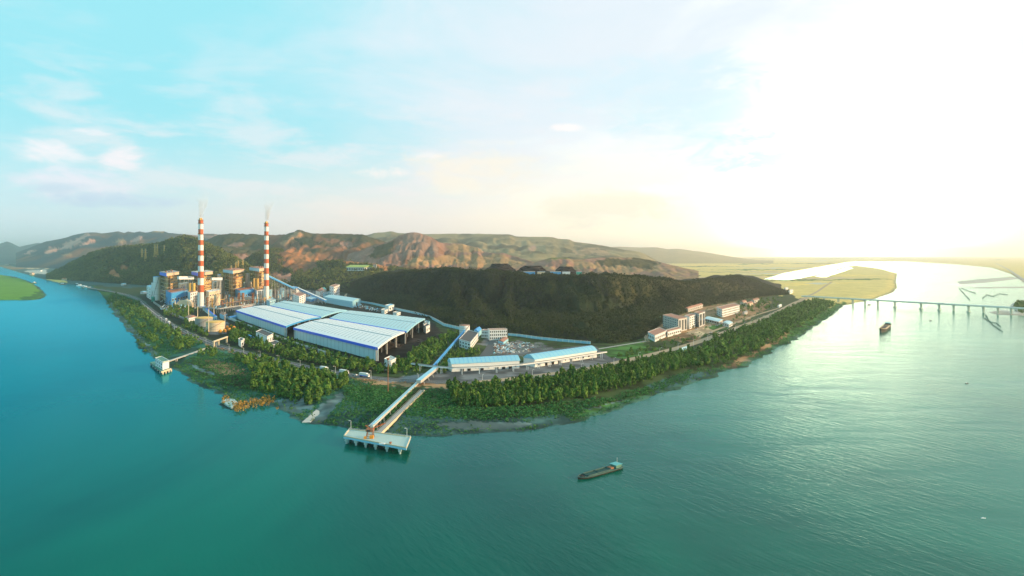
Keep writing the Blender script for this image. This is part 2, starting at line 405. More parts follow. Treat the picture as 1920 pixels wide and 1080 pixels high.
# (polygon in photo pixels, colour, jitter)
ZONES = [
    ([(-2000, 481), (700, 481), (640, 520), (420, 545), (160, 535), (-2000, 520)], 'teal', 3),
    ([(1180, 480), (5200, 480), (5200, 640), (1912, 600), (1690, 500), (1684, 550), (1575, 580), (1500, 560), (1420, 552), (1250, 500)], 'field', 3),
    ([(30, 495), (120, 494), (180, 500), (60, 503)], 'sand', 3), ([(0, 497), (60, 503), (20, 506), (-40, 505)], 'dirt', 2),
    ([(45, 508), (88, 505), (90, 513), (60, 513)], 'pale', 1), ([(10, 505), (70, 520), (84, 525), (70, 526), (0, 507)], 'gold', 2),
    ([(90, 522), (125, 526), (128, 531), (90, 530)], 'gold', 2),
    ([(-600, 500), (0, 512), (60, 527), (92, 555), (60, 566), (-600, 566)], 'isl', 4),
    ([(60, 552), (86, 548), (90, 556), (60, 563), (30, 561)], 'grass', 4),
    # left bank, road to water
    ([(160, 535), (262, 560), (330, 620), (420, 655), (700, 712), (840, 722), (840, 830), (560, 800), (400, 770), (280, 690), (180, 560)], 'wet', 4),
    ([(200, 560), (214, 572), (245, 610), (285, 650), (300, 668), (282, 664), (245, 625), (215, 590)], 'mud', 2),
    ([(255, 585), (300, 600), (330, 628), (310, 630), (275, 612)], 'teal', 3),
    ([(355, 668), (440, 690), (500, 712), (560, 720), (500, 738), (420, 722), (360, 695)], 'scrub', 5),
    ([(390, 672), (440, 680), (470, 700), (430, 704), (385, 690)], 'dirt', 4),
    ([(350, 676), (372, 690), (402, 700), (396, 704), (360, 690)], 'mud', 2),
    ([(414, 748), (436, 750), (452, 757), (436, 767)], 'mud', 1),
    ([(515, 750), (575, 748), (590, 762), (560, 778), (525, 766)], 'mud', 3),
    ([(565, 790), (606, 756), (640, 735), (648, 745), (600, 796)], 'mud', 2),
    ([(640, 760), (700, 765), (800, 780), (940, 785), (1060, 775), (1130, 760), (1180, 750), (1060, 796), (950, 812), (830, 822), (640, 802)], 'teal', 5),
    ([(650, 706), (760, 716), (860, 722), (840, 728), (700, 722)], 'dirt', 2),
    ([(640, 715), (700, 722), (850, 728), (850, 770), (700, 765), (650, 740)], 'scrub', 6),
    ([(820, 795), (880, 790), (960, 792), (1010, 794), (960, 806), (860, 806)], 'mud', 4),
    ([(1100, 768), (1180, 745), (1210, 742), (1180, 752), (1110, 775)], 'mud', 2),
    # right bank
    ([(1060, 780), (1130, 760), (1240, 730), (1300, 700), (1380, 680), (1450, 640), (1530, 590), (1575, 565), (1590, 575), (1500, 640), (1400, 695), (1200, 760), (1090, 795)], 'grass', 4),
    ([(1215, 722), (1270, 706), (1330, 694), (1345, 700), (1280, 722), (1225, 736)], 'teal', 3),
    ([(1350, 692), (1400, 668), (1470, 622), (1490, 612), (1450, 648), (1380, 688)], 'dirt', 3),
    # industrial ground
    ([(262, 556), (300, 540), (560, 535), (680, 556), (700, 575), (820, 620), (760, 700), (560, 680), (400, 640), (300, 590)], 'dark', 2),
    ([(280, 545), (560, 540), (640, 560), (560, 575), (440, 600), (440, 580), (340, 578)], 'yard', 2),
    ([(350, 598), (400, 592), (430, 606), (425, 626), (395, 628), (360, 612)], 'yard', 1),
    ([(640, 570), (760, 582), (805, 600), (830, 625), (790, 690), (700, 690), (700, 640)], 'coal', 2),
    ([(705, 650), (760, 625), (800, 605), (820, 625), (800, 665), (740, 680)], 'coal', 1),
    ([(800, 700), (1140, 665), (1180, 680), (1140, 690), (900, 722), (700, 715)], 'yard', 2),
    ([(820, 625), (1000, 628), (1110, 645), (1110, 655), (960, 675), (850, 676)], 'scrub', 2),
    ([(893, 645), (920, 630), (935, 632), (922, 665), (908, 668), (915, 650)], 'yard', 1),
    ([(925, 645), (965, 638), (1040, 650), (1050, 660), (930, 668)], 'yard', 4),
    ([(1120, 655), (1210, 640), (1260, 648), (1180, 675), (1140, 668)], 'grass', 2),
    ([(1205, 640), (1215, 600), (1300, 560), (1480, 552), (1500, 560), (1400, 612), (1290, 650), (1220, 655)], 'scrub', 3),
    ([(1205, 640), (1240, 590), (1330, 570), (1450, 565), (1420, 590), (1290, 640)], 'dirt', 4),
    ([(1290, 622), (1330, 610), (1345, 618), (1310, 632)], 'sand', 1),
    ([(1325, 612), (1360, 606), (1366, 616), (1340, 622)], 'grass', 1),
]
for k in range(110):     # long thin fields in the plain on the right
    r = np.random.rand; cy = 484+(r()**1.4)*52; cx = 1180+r()*760; w = 30+r()*90; h = .25+(cy-480)*.025
    if 1690 < cx+w and cy > 488: continue
    ZONES.append(([(cx-w, cy), (cx, cy-h), (cx+w, cy-h*.4), (cx, cy+h)], random.choice(['gold', 'grass', 'pale', 'scrub', 'sand', 'grass']), 1))

def make_land():
    dys = np.concatenate([np.arange(356, 100, -1.0), np.arange(100, 40, -.55), np.arange(40, 12, -.4), np.arange(12, 3.0, -.3)])
    pxs = np.concatenate([np.linspace(-2200, -60, 120)[:-1], np.arange(-60, 1982, 2.6), np.linspace(1982, 4200, 120)])
    D = 116*F/dys
    X = (pxs[None, :]-CX)/F*D[:, None]; Y = np.repeat(D[:, None], len(pxs), 1)
    z, sd = land_z(X, Y)
    PX = np.repeat(pxs[None, :], len(D), 0); PY = Y0+(H-np.maximum(z, 0))*F/Y
    col = np.zeros(X.shape+(3,)); col[:] = C['scrub']
    j1 = fbm(PX/9, PY/4, 3, 21)-.5; j2 = fbm(PX/9, PY/4, 3, 31)-.5
    for poly, c, j in ZONES:
        ys = [p[1] for p in poly]
        ins = inpoly(PX+j1*j*9, PY+j2*j*3.2, poly)
        col[ins] = C[c]
    # wet shore line
    k = smooth(z, .9, .1)[..., None]*(PY > 500)[..., None]*.7
    col = col*(1-k)+np.array(C['teal'])*k*1.0
    far = (PX > 1690) & (PY > 520); col[far & (z < .8)] = C['pale']
    gr = smooth(fbm(X/14, Y/14, 3, 3), .35, .7)[..., None]
    k = smooth(Y, 2200, 900)[..., None]; col = col*(1-.4*k+.8*gr*k)
    Fc = grid_faces(len(D), len(pxs)); zf = z.ravel()
    Fc = Fc[(zf[Fc] > -3.2).any(1)]
    np_mesh('ground', np.stack([X, Y, z], -1).reshape(-1, 3), Fc[:, ::-1][:, [0, 1, 2, 3]], attr_mat('ground_cover', .95, .016, .34), col.reshape(-1, 3), True, 'structure')
make_land()

# ------------------------------------------------------------------ hills
HILLS = {}
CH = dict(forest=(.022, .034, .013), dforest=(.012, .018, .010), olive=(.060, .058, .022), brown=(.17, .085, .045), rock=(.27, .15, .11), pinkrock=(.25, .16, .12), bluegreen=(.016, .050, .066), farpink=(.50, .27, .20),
          plateau=(.26, .20, .09), bare=(.36, .20, .10), tan=(.32, .20, .10), grass=(.14, .16, .04), orange=(.36, .15, .06))
def hill(name, pts, base, patches=(), nv=60, step=2.5, amp=10, L=90, gully=0, back=.5, rough=0, terr=0, seed=0, prof=.8, flat=0, mixc=None, mixt=.5, bz=0, taper=0):
    pts = np.array(pts, float); px = np.arange(pts[0, 0], pts[-1, 0]+.01, step)
    Db, Dc, cr = [np.interp(px, pts[:, 0], pts[:, k]) for k in (1, 2, 3)]
    if len(pts) > 4:
        kk = np.ones(5)/5
        sm = lambda a: np.convolve(np.pad(a, 2, 'edge'), kk, 'valid')
        Db, Dc = sm(sm(Db)), sm(sm(Dc)); cr = .7*cr+.3*sm(cr)
    zc = H-(cr-Y0)*Dc/F
    if taper:
        u = np.linspace(0, 1, len(px)); zc = bz+(zc-bz)*smooth(u, 0, .03)*smooth(1-u, 0, taper)
    t = np.concatenate([np.linspace(0, 1, nv), np.linspace(1, 2, max(8, nv//4))[1:]])[:, None]
    tt = np.minimum(t, 1)
    pr = tt**prof
    if terr: q = pr*terr; pr = (np.floor(q)+smooth(q-np.floor(q), .45, .95))/terr
    D = Db+(Dc-Db)*tt+np.maximum(t-1, 0)*(Dc*back*.35+60)
    X = (px[None]-CX)/F*D; Y = D
    tb = smooth(np.maximum(t-1-flat, 0)/(1-flat+1e-6), 0, 1)
    edge = np.clip((zc-bz)/max(1, np.max(zc)-bz), 0, 1)[None]
    z = bz+(zc-bz)*pr*(1-tb)
    n = fbm(X/L, Y/L, 5, seed)-.5
    env = np.where(t < 1, 4*t*(1-t)*.8+.08, .1+.8*np.clip(t-1, 0, .3))
    z = z+n*amp*2*env*np.sqrt(edge)*smooth(tt, 0, .3)
    if gully:
        g = np.abs(fbm(X/(L*.35), Y/(L*1.2), 4, seed+3)-.5)*2
        z = z-gully*(1-g)**2.5*env*edge*smooth(tt, .02, .45)
    if rough: z = z+(fbm(X/18, Y/18, 3, seed+9)-.5)*rough*np.sqrt(edge)
    z = np.where((t > .03) & (t <= 1), np.maximum(z, 5+tt*15*edge**.5), z)
    z = np.where(t <= 0, bz-3, z)
    col = np.zeros(X.shape+(3,)); col[:] = CH[base]
    PX = (X/Y)*F+CX; PY = Y0+(H-z)*F/Y
    if mixc:
        k = smooth(fbm(X/(L*.5), Y/(L*.5), 4, seed+5), mixt-.12, mixt+.12)[..., None]; col = col*(1-k)+np.array(CH[mixc])*k
    j1 = (fbm(PX/10, PY/6, 4, seed+11)-.5); j2 = (fbm(PX/10, PY/6, 4, seed+12)-.5)
    for poly, c, j in patches:
        ins = inpoly(PX+j1*j*8, PY+j2*j*5, poly) & (t <= 1.1)
        col[ins] = CH[c]
    col = col*(.75+.5*fbm(X/(L*.2), Y/(L*.2), 3, seed+6))[..., None]
    Fc = grid_faces(*X.shape)
    o = np_mesh(name, np.stack([X, Y, z], -1).reshape(-1, 3), Fc[:, ::-1], HMAT, col.reshape(-1, 3), True, 'structure')
    HILLS.setdefault(o.name, dict(X=X, Y=Y, z=z, PX=PX, PY=PY, t=t*np.ones_like(X), col=col, o=o))
    return HILLS[o.name]
HMAT = attr_mat('hillside', .95, .02, .38)
def onhill(h, px, py, tmax=1.0):
    k = (h['PX']-px)**2+((h['PY']-py)*1.5)**2+(h['t'] > tmax)*1e6
    i = np.unravel_index(np.argmin(k), k.shape); return Vector((h['X'][i], h['Y'][i], h['z'][i]))

# far to near
hill('hills', [(-900, 9000, 14000, 470), (-500, 9000, 14000, 452), (-200, 9000, 14000, 458), (-60, 9000, 14000, 460), (0, 9000, 13500, 457), (12, 9000, 13000, 452), (24, 9000, 13000, 456), (36, 9000, 13000, 463), (50, 9000, 13000, 459), (70, 9000, 13000, 455), (110, 9000, 13000, 460), (160, 9000, 13000, 476)],
     'bluegreen', amp=60, L=900, gully=90, seed=1, nv=30)
hill('hills', [(30, 6200, 8600, 474), (60, 6000, 8600, 462), (90, 5800, 8400, 451), (120, 5600, 8300, 446), (140, 5500, 8200, 440), (165, 5400, 8000, 434.5), (180, 5300, 8000, 435), (196, 5200, 7900, 436.5), (214, 5100, 7800, 434.5), (222, 5000, 7800, 432.8), (232, 5000, 7800, 435.5), (240, 5000, 7800, 432.8), (250, 5000, 7800, 435.4), (262, 5000, 7700, 432), (272, 5000, 7700, 434.5), (290, 5000, 7600, 432.5), (308, 5000, 7600, 432.5), (316, 5000, 7500, 435), (360, 5000, 7500, 439), (375, 5000, 7500, 440), (385, 5000, 7400, 437), (400, 5000, 7400, 436.5), (420, 5000, 7400, 439), (470, 5000, 7400, 440), (520, 5000, 7400, 445)],
     'bluegreen', [([(105, 468), (128, 454), (160, 437), (172, 436), (168, 444), (150, 452), (140, 462), (128, 466)], 'farpink', 2), ([(84, 470), (98, 462), (110, 463), (108, 471), (90, 474)], 'farpink', 2), ([(40, 476), (62, 467), (70, 470), (52, 477)], 'farpink', 2), ([(212, 455), (224, 449), (238, 452), (234, 457)], 'tan', 1),
     ([(245, 452), (262, 441), (268, 444), (256, 454)], 'farpink', 1), ([(150, 460), (168, 448), (180, 449), (165, 458)], 'farpink', 2), ([(285, 437), (290, 433), (310, 433), (308, 437)], 'tan', 1), ([(115, 478), (135, 475), (136, 480), (118, 481)], 'tan', 1), ([(320, 445), (420, 436), (480, 445), (440, 452)], 'rock', 3)],
     amp=70, L=700, gully=110, seed=2, nv=60, step=2, mixc='brown', mixt=.62)
# far plateau and its worked benches, then the pale hills under the sun
hill('hills', [(640, 5200, 7600, 444), (690, 5200, 7600, 440), (700, 5200, 7600, 436.5), (720, 5200, 7600, 435), (733, 5200, 7600, 432.5), (745, 5200, 7600, 436), (800, 5200, 7600, 438), (880, 5200, 7600, 437.5), (940, 5100, 7500, 438.5), (956, 5100, 7500, 439), (968, 5000, 7500, 442.5), (1038, 5000, 7400, 444.5), (1046, 5000, 7400, 447), (1068, 4900, 7300, 448.5), (1076, 4800, 7300, 453), (1100, 4800, 7200, 455.5), (1130, 4700, 7000, 460), (1165, 4700, 6800, 467), (1220, 4700, 6600, 475), (1270, 4700, 6400, 483)],
     'plateau', [([(1070, 468), (1140, 466), (1150, 478), (1080, 480)], 'tan', 3), ([(990, 462), (1004, 460), (1006, 468), (992, 470)], 'pinkrock', 2)], amp=30, L=500, gully=60, seed=4, nv=70, mixc='olive', mixt=.5, terr=7, prof=.7, taper=.12)
hill('hills', [(1130, 9000, 14000, 464), (1160, 9000, 14000, 462.5), (1200, 9000, 14000, 464), (1230, 9000, 14000, 463.5), (1252, 9000, 14000, 467), (1270, 9000, 14000, 466), (1300, 9000, 14000, 470), (1360, 9000, 14000, 473), (1450, 9000, 14000, 475)],
     'plateau', amp=30, L=900, seed=6, nv=20, taper=.5)
hill('hills', [(380, 3500, 4600, 452), (398, 3400, 4600, 445), (412, 3300, 4500, 439.5), (432, 3300, 4500, 437.5), (470, 3300, 4500, 438), (500, 3200, 4500, 439.5), (520, 3100, 4500, 440), (535, 3100, 4400, 438.5), (552, 3100, 4400, 434), (559, 3100, 4400, 430.5), (570, 3100, 4400, 433), (582, 3100, 4400, 436.5), (605, 3000, 4400, 437.5), (640, 3000, 4400, 438), (665, 3000, 4400, 438.5), (680, 3000, 4300, 439), (690, 3000, 4300, 443), (720, 3000, 4300, 452), (770, 3000, 4200, 465)],
     'brown', [([(380, 440), (500, 430), (505, 452), (470, 470), (400, 480)], 'olive', 3), ([(425, 458), (455, 455), (465, 460), (440, 464)], 'rock', 2), ([(520, 456), (540, 445), (556, 432), (572, 440), (560, 452), (535, 460)], 'bare', 2), ([(552, 448), (585, 444), (600, 456), (560, 460)], 'forest', 2), ([(640, 455), (658, 452), (656, 464), (642, 468)], 'rock', 2), ([(600, 438), (660, 436), (690, 445), (650, 450), (600, 446)], 'olive', 3),
     ([(510, 468), (560, 466), (600, 478), (590, 495), (530, 492)], 'orange', 4), ([(448, 478), (480, 480), (478, 490), (455, 488)], 'rock', 2)],
     amp=45, L=260, gully=60, rough=10, seed=9, nv=110, step=2, mixc='olive', mixt=.5)
hill('hills', [(640, 2900, 3700, 480), (670, 2900, 3600, 471), (700, 2900, 3600, 460), (715, 2800, 3600, 457), (735, 2800, 3600, 450), (748, 2800, 3600, 441), (762, 2800, 3600, 436.5), (775, 2800, 3600, 434.5), (788, 2800, 3600, 436.5), (800, 2800, 3600, 442), (812, 2800, 3600, 446), (822, 2800, 3600, 453), (832, 2800, 3650, 456), (868, 2800, 3650, 456.5), (880, 2800, 3650, 461), (896, 2800, 3600, 463), (905, 2800, 3600, 470), (925, 2800, 3500, 474), (945, 2800, 3500, 474), (960, 2800, 3500, 478), (985, 2800, 3400, 486), (1010, 2800, 3300, 494)],
     'rock', [([(700, 465), (740, 450), (735, 475), (700, 480)], 'olive', 2), ([(740, 470), (760, 440), (790, 438), (815, 450), (820, 478), (770, 482)], 'pinkrock', 3), ([(690, 475), (735, 462), (740, 476), (700, 486)], 'olive', 3), ([(835, 460), (880, 456), (905, 470), (850, 475)], 'tan', 2), ([(770, 483), (950, 478), (990, 498), (760, 500)], 'tan', 3)],
     amp=22, L=160, gully=45, rough=9, seed=12, nv=110, step=1.6, terr=6, mixc='brown', mixt=.6)
hill('hills', [(960, 2700, 3100, 497), (1000, 2600, 3100, 492), (1018, 2600, 3100, 487), (1034, 2600, 3100, 482.5), (1064, 2600, 3100, 482.5), (1076, 2600, 3100, 487), (1092, 2600, 3100, 486), (1120, 2600, 3200, 482.5), (1190, 2600, 3300, 482), (1215, 2600, 3300, 486), (1240, 2500, 3200, 492), (1275, 2500, 3100, 500), (1310, 2500, 3000, 508)],
     'rock', [([(1025, 486), (1034, 480), (1066, 480), (1070, 485)], 'grass', 1), ([(1110, 488), (1200, 480), (1240, 492), (1220, 502), (1130, 498)], 'olive', 3), ([(1120, 500), (1180, 498), (1190, 506), (1120, 508)], 'tan', 2)],
     amp=12, L=120, gully=22, rough=5, seed=15, nv=60, step=2, mixc='tan', mixt=.5)
HL = hill('forest_hill', [(88, 3300, 3500, 518), (110, 3100, 3500, 508), (140, 3000, 3500, 492), (170, 2900, 3400, 477), (200, 2750, 3300, 468), (235, 2650, 3200, 463), (270, 2550, 3100, 462), (300, 2450, 3000, 459), (325, 2350, 2900, 450), (345, 2300, 2800, 445.5), (360, 2250, 2800, 445), (385, 2200, 2700, 456), (410, 2150, 2600, 469), (440, 2100, 2500, 487), (465, 2050, 2400, 500), (490, 2000, 2300, 514), (520, 2000, 2200, 530)],
     'forest', [([(192, 520), (212, 505), (222, 512), (232, 526), (215, 522)], 'orange', 2), ([(224, 500), (242, 498), (240, 508), (230, 511)], 'orange', 2), ([(388, 478), (398, 477), (398, 484), (390, 483)], 'bare', 1), ([(288, 480), (300, 481), (296, 485), (288, 484)], 'tan', 1), ([(520, 440), (440, 485), (420, 480), (400, 465)], 'olive', 2)],
     amp=45, L=170, gully=45, seed=21, nv=90, step=2.2, mixc='olive', mixt=.6, back=.8)
HM = hill('forest_hill', [(425, 2500, 3100, 512), (450, 2450, 3000, 494), (470, 2400, 3000, 480), (490, 2350, 3000, 470), (520, 2300, 3000, 466), (545, 2300, 2950, 474), (575, 2200, 2800, 489), (605, 2150, 2700, 492), (640, 2100, 2600, 488), (670, 2100, 2600, 491), (700, 2100, 2500, 493), (730, 2100, 2500, 500), (760, 2100, 2450, 505), (800, 2100, 2400, 512), (840, 2100, 2300, 520)],
     'forest', [([(516, 470), (560, 470), (605, 488), (580, 510), (530, 500)], 'brown', 4), ([(530, 478), (580, 478), (596, 492), (545, 496)], 'orange', 3), ([(640, 486), (690, 488), (730, 498), (726, 510), (690, 494), (650, 492)], 'orange', 2), ([(502, 514), (545, 512), (548, 528), (510, 528)], 'rock', 2), ([(560, 520), (690, 520), (700, 545), (560, 545)], 'dforest', 2)],
     amp=28, L=110, gully=34, seed=25, nv=80, step=2, mixc='olive', mixt=.66)
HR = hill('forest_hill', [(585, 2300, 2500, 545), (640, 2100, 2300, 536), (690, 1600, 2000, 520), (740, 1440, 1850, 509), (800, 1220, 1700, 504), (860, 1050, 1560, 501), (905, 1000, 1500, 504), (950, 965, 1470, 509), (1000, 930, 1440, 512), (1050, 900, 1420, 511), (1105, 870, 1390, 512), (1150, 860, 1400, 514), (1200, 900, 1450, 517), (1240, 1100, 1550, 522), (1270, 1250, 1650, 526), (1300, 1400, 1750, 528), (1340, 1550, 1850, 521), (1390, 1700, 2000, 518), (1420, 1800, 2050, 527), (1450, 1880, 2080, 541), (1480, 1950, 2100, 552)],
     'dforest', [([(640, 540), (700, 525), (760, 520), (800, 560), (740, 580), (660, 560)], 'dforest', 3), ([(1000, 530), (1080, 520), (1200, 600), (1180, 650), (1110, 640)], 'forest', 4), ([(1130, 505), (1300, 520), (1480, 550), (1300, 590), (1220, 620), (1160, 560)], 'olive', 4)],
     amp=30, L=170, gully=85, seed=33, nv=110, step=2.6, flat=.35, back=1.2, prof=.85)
for h in HILLS.values(): h['o']['kind'] = 'structure'

# ------------------------------------------------------------------ foliage
def crown_mesh(n_leaf=90, hgt=1.0, lobes=5, seed=0, cone=False):
    """unit crown (radius ~1, height 2*hgt): lobes of leaf-clump facets with gaps"""
    rs = np.random.RandomState(seed); V = []; Fc = []
    cs = [(0, 0, .9*hgt, .62)]+[(rs.uniform(-.45, .45), rs.uniform(-.45, .45), rs.uniform(.45, 1.5)*hgt, rs.uniform(.34, .55)) for _ in range(lobes)]
    for k in range(n_leaf):
        cx, cy, cz, r = cs[rs.randint(len(cs))]
        if cone: z0 = rs.uniform(.1, 1.9); r = .2+.72*(1-z0/2.0); cx = cy = 0; cz = z0*hgt
        d = rs.normal(size=3); d /= np.linalg.norm(d); 
        if cone: d[2] *= .3
        p = np.array([cx, cy, cz])+d*r*rs.uniform(.8, 1.1); nrm = d+rs.normal(size=3)*.35; nrm /= np.linalg.norm(nrm)
        a = np.cross(nrm, [.3, .5, .81]); a /= np.linalg.norm(a); b = np.cross(nrm, a); s = rs.uniform(.17, .34)
        i = len(V); V += [p-a*s, p-b*s*.8, p+a*s*.9, p+b*s+nrm*s*.25]; Fc.append((i, i+1, i+2, i+3))
    return np.array(V), np.array(Fc)
def scatter_mesh(name, P, S, Z, variants, m, kind='stuff', rot=True):
    """P (n,3) bases, S radius, Z height scale; ONE mesh"""
    Vs, Fs = [], []; off = 0; rs = np.random.RandomState(5); sel = rs.randint(len(variants), size=len(P))
    for k, (V, Fc) in enumerate(variants):
        ii = np.where(sel == k)[0]
        if not len(ii): continue
        a = rs.uniform(0, 6.28, len(ii)); ca, sa = np.cos(a), np.sin(a); s = S[ii]
        x = (V[None, :, 0]*ca[:, None]-V[None, :, 1]*sa[:, None])*s[:, None]+P[ii, 0, None]
        y = (V[None, :, 0]*sa[:, None]+V[None, :, 1]*ca[:, None])*s[:, None]+P[ii, 1, None]
        z = V[None, :, 2]*Z[ii][:, None]+P[ii, 2, None]
        Vs.append(np.stack([x, y, z], -1).reshape(-1, 3))
        Fs.append((Fc[None]+(np.arange(len(ii))*len(V))[:, None, None]).reshape(-1, Fc.shape[1])+off); off += len(ii)*len(V)
    o = np_mesh(name, np.concatenate(Vs), np.concatenate(Fs), m, smooth_=False)
    o['kind'] = kind; return o
def low_crown(seed, n=9):
    """a coarse clump for woods seen from afar: a jagged little dome of leaf facets"""
    return crown_mesh(n, 1.0, 3, seed)
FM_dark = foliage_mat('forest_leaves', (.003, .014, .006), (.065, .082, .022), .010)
FM_left = foliage_mat('hill_leaves', (.008, .030, .012), (.22, .23, .05), .012)
FM_grove = foliage_mat('grove_leaves', (.004, .034, .014), (.17, .30, .045), .05)
FM_scrub = foliage_mat('scrub_leaves', (.010, .085, .040), (.085, .24, .05), .03)
FM_reed = foliage_mat('golden_reeds', (.10, .11, .03), (.72, .36, .06), .25)

def hill_forest(name, h, n, size, m, avoid=('orange', 'bare', 'rock', 'tan', 'brown', 'pinkrock'), label=None, tmax=1.15):
    X, Y, z = h['X'], h['Y'], h['z']; rs = np.random.RandomState(3)
    # area-true sampling over the quads
    a = np.abs((X[1:, 1:]-X[1:, :-1])*(Y[1:, 1:]-Y[:-1, 1:])); a = a*(h['t'][1:, 1:] < tmax)
    p = (a/a.sum()).ravel(); idx = rs.choice(len(p), n, p=p); i, j = np.unravel_index(idx, a.shape)
    u, v = rs.rand(n), rs.rand(n)
    f = lambda A: (A[i, j]*(1-u)*(1-v)+A[i+1, j]*u*(1-v)+A[i, j+1]*(1-u)*v+A[i+1, j+1]*u*v)
    P = np.stack([f(X), f(Y), f(z)-size*.5], -1)
    c = h['col'][i, j]; keep = (c[:, 0] < .11) & (f(z) > 3)
    P = P[keep]; S = size*rs.uniform(.6, 1.25, len(P))
    o = scatter_mesh(name, P, S, S*rs.uniform(.8, 1.3, len(P)), [low_crown(k, 12) for k in range(6)], m)
    tag(o, label, 'forest'); return o
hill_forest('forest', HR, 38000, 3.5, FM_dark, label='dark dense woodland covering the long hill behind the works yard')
hill_forest('forest', HL, 14000, 8.5, FM_left, label='green woodland on the hill behind the left chimney')
hill_forest('forest', HM, 9000, 6.0, FM_left, label='woodland on the knoll around the yellow green roofed building')

ROAD = [(150, 537), (200, 545), (235, 552), (258, 561), (280, 579), (310, 602), (345, 622), (380, 637), (410, 648), (450, 659), (500, 671), (560, 685), (620, 697), (680, 706), (730, 711), (790, 715),
        (850, 717), (900, 716), (960, 710), (1020, 703), (1080, 695), (1140, 684), (1200, 670), (1250, 658), (1290, 647), (1330, 634), (1370, 619), (1420, 601), (1460, 584), (1490, 568), (1516, 558)]
def pathpts(pts, z=4.0, step=14):
    P = [G(x, y, z) for x, y in pts]
    # Catmull-Rom
    out = []
    for i in range(len(P)-1):
        p0, p1, p2, p3 = P[max(i-1, 0)], P[i], P[i+1], P[min(i+2, len(P)-1)]; n = max(2, int((p2-p1).length/step))
        for k in range(n):
            t = k/n; out.append(.5*((2*p1)+(p2-p0)*t+(2*p0-5*p1+4*p2-p3)*t*t+(3*p1-p0-3*p2+p3)*t**3))
    out.append(P[-1]); return out
def offset(P, d):
    out = []
    for i, p in enumerate(P):
        q = (P[min(i+1, len(P)-1)]-P[max(i-1, 0)]); n = Vector((-q.y, q.x, 0)).normalized(); out.append(p+n*d)
    return out
def ribbon(name, P, w, z, m, kind='structure', thick=0):
    A, B = offset(P, w/2), offset(P, -w/2); mb = MB()
    vs = [(p.x, p.y, z) for p in A]+[(p.x, p.y, z) for p in B]; n = len(P)
    if thick:
        vs += [(p.x, p.y, z-thick) for p in A]+[(p.x, p.y, z-thick) for p in B]
    fs = [(i+n, i+1+n, i+1, i) for i in range(n-1)]
    if thick: fs += [(i, i+1, i+1+2*n, i+2*n) for i in range(n-1)]+[(i+3*n, i+1+3*n, i+1+n, i+n) for i in range(n-1)]
    mb.add(vs, fs); o = mb.build(name, m)
    if kind: o['kind'] = kind
    return o
RP = pathpts(ROAD)
ks = next(i for i, p in enumerate(RP) if p.x*F/p.y+CX > 880)
ribbon('road', RP[:ks+1], 11, 4.06, M['asphalt']); ribbon('road', RP[ks:], 13, 4.064, M['dirtroad'])
ribbon('road_marking', RP[:ks+1], .35, 4.07, M['line'])
for s in (5.7, -5.7): ribbon('kerb', offset(RP[:ks], s), .4, 4.2, M['kerb'], thick=.3)
for pts, w, m in [([(846, 673), (900, 672), (980, 664), (1040, 655), (1106, 648), (1118, 656), (1140, 672), (1152, 681)], 7, 'asphalt'), ([(908, 668), (918, 655), (926, 640), (928, 632)], 12, 'asphalt'),
                  ([(1112, 656), (1160, 648), (1210, 640)], 5, 'kerb'), ([(1213, 640), (1206, 615), (1210, 603), (1240, 592), (1300, 573), (1330, 562)], 5, 'dirtroad'),
                  ([(1325, 625), (1350, 616), (1380, 605), (1420, 590), (1460, 578)], 6, 'dirtroad'), ([(1317, 583), (1340, 578), (1360, 572)], 6, 'dirtroad'), ([(1290, 627), (1320, 612), (1340, 605)], 9, 'dirtroad'),
                  ([(1500, 562), (1530, 548), (1545, 538), (1560, 528)], 9, 'dirtroad'), ([(1868, 494), (1890, 505), (1905, 515), (1925, 528)], 14, 'kerb'),
                  ([(640, 557), (652, 560), (648, 553), (662, 545), (690, 540)], 6, 'dirtroad'), ([(430, 597), (520, 632), (620, 667), (700, 690), (740, 694)], 5, 'asphalt')]:
    ribbon('path', pathpts(pts), w, 4.05, M[m])
# red-brown bank edge stones below the road
# ------------------------------------------------------------------ trees on the flat
LANDCACHE = {}
def zland(xs, ys):
    z, sd = land_z(np.asarray(xs, float), np.asarray(ys, float)); return z, sd
def scatter_px(poly, spacing, jit=.5, seed=0, z=3.8):
    W = wp(poly, 4.0); xs = [p[0] for p in W]; ys = [p[1] for p in W]; rs = np.random.RandomState(seed)
    gx, gy = np.meshgrid(np.arange(min(xs), max(xs), spacing), np.arange(min(ys), max(ys), spacing))
    gx = gx.ravel()+rs.uniform(-jit, jit, gx.size)*spacing; gy = gy.ravel()+rs.uniform(-jit, jit, gy.size)*spacing
    k = inpoly(gx, gy, W); return gx[k], gy[k]
ROADARR = np.array([(p.x, p.y) for p in RP])
def off_road(x, y, d=9):
    k = np.ones(len(x), bool)
    for q in ROADARR: k &= (x-q[0])**2+(y-q[1])**2 > d*d
    return k
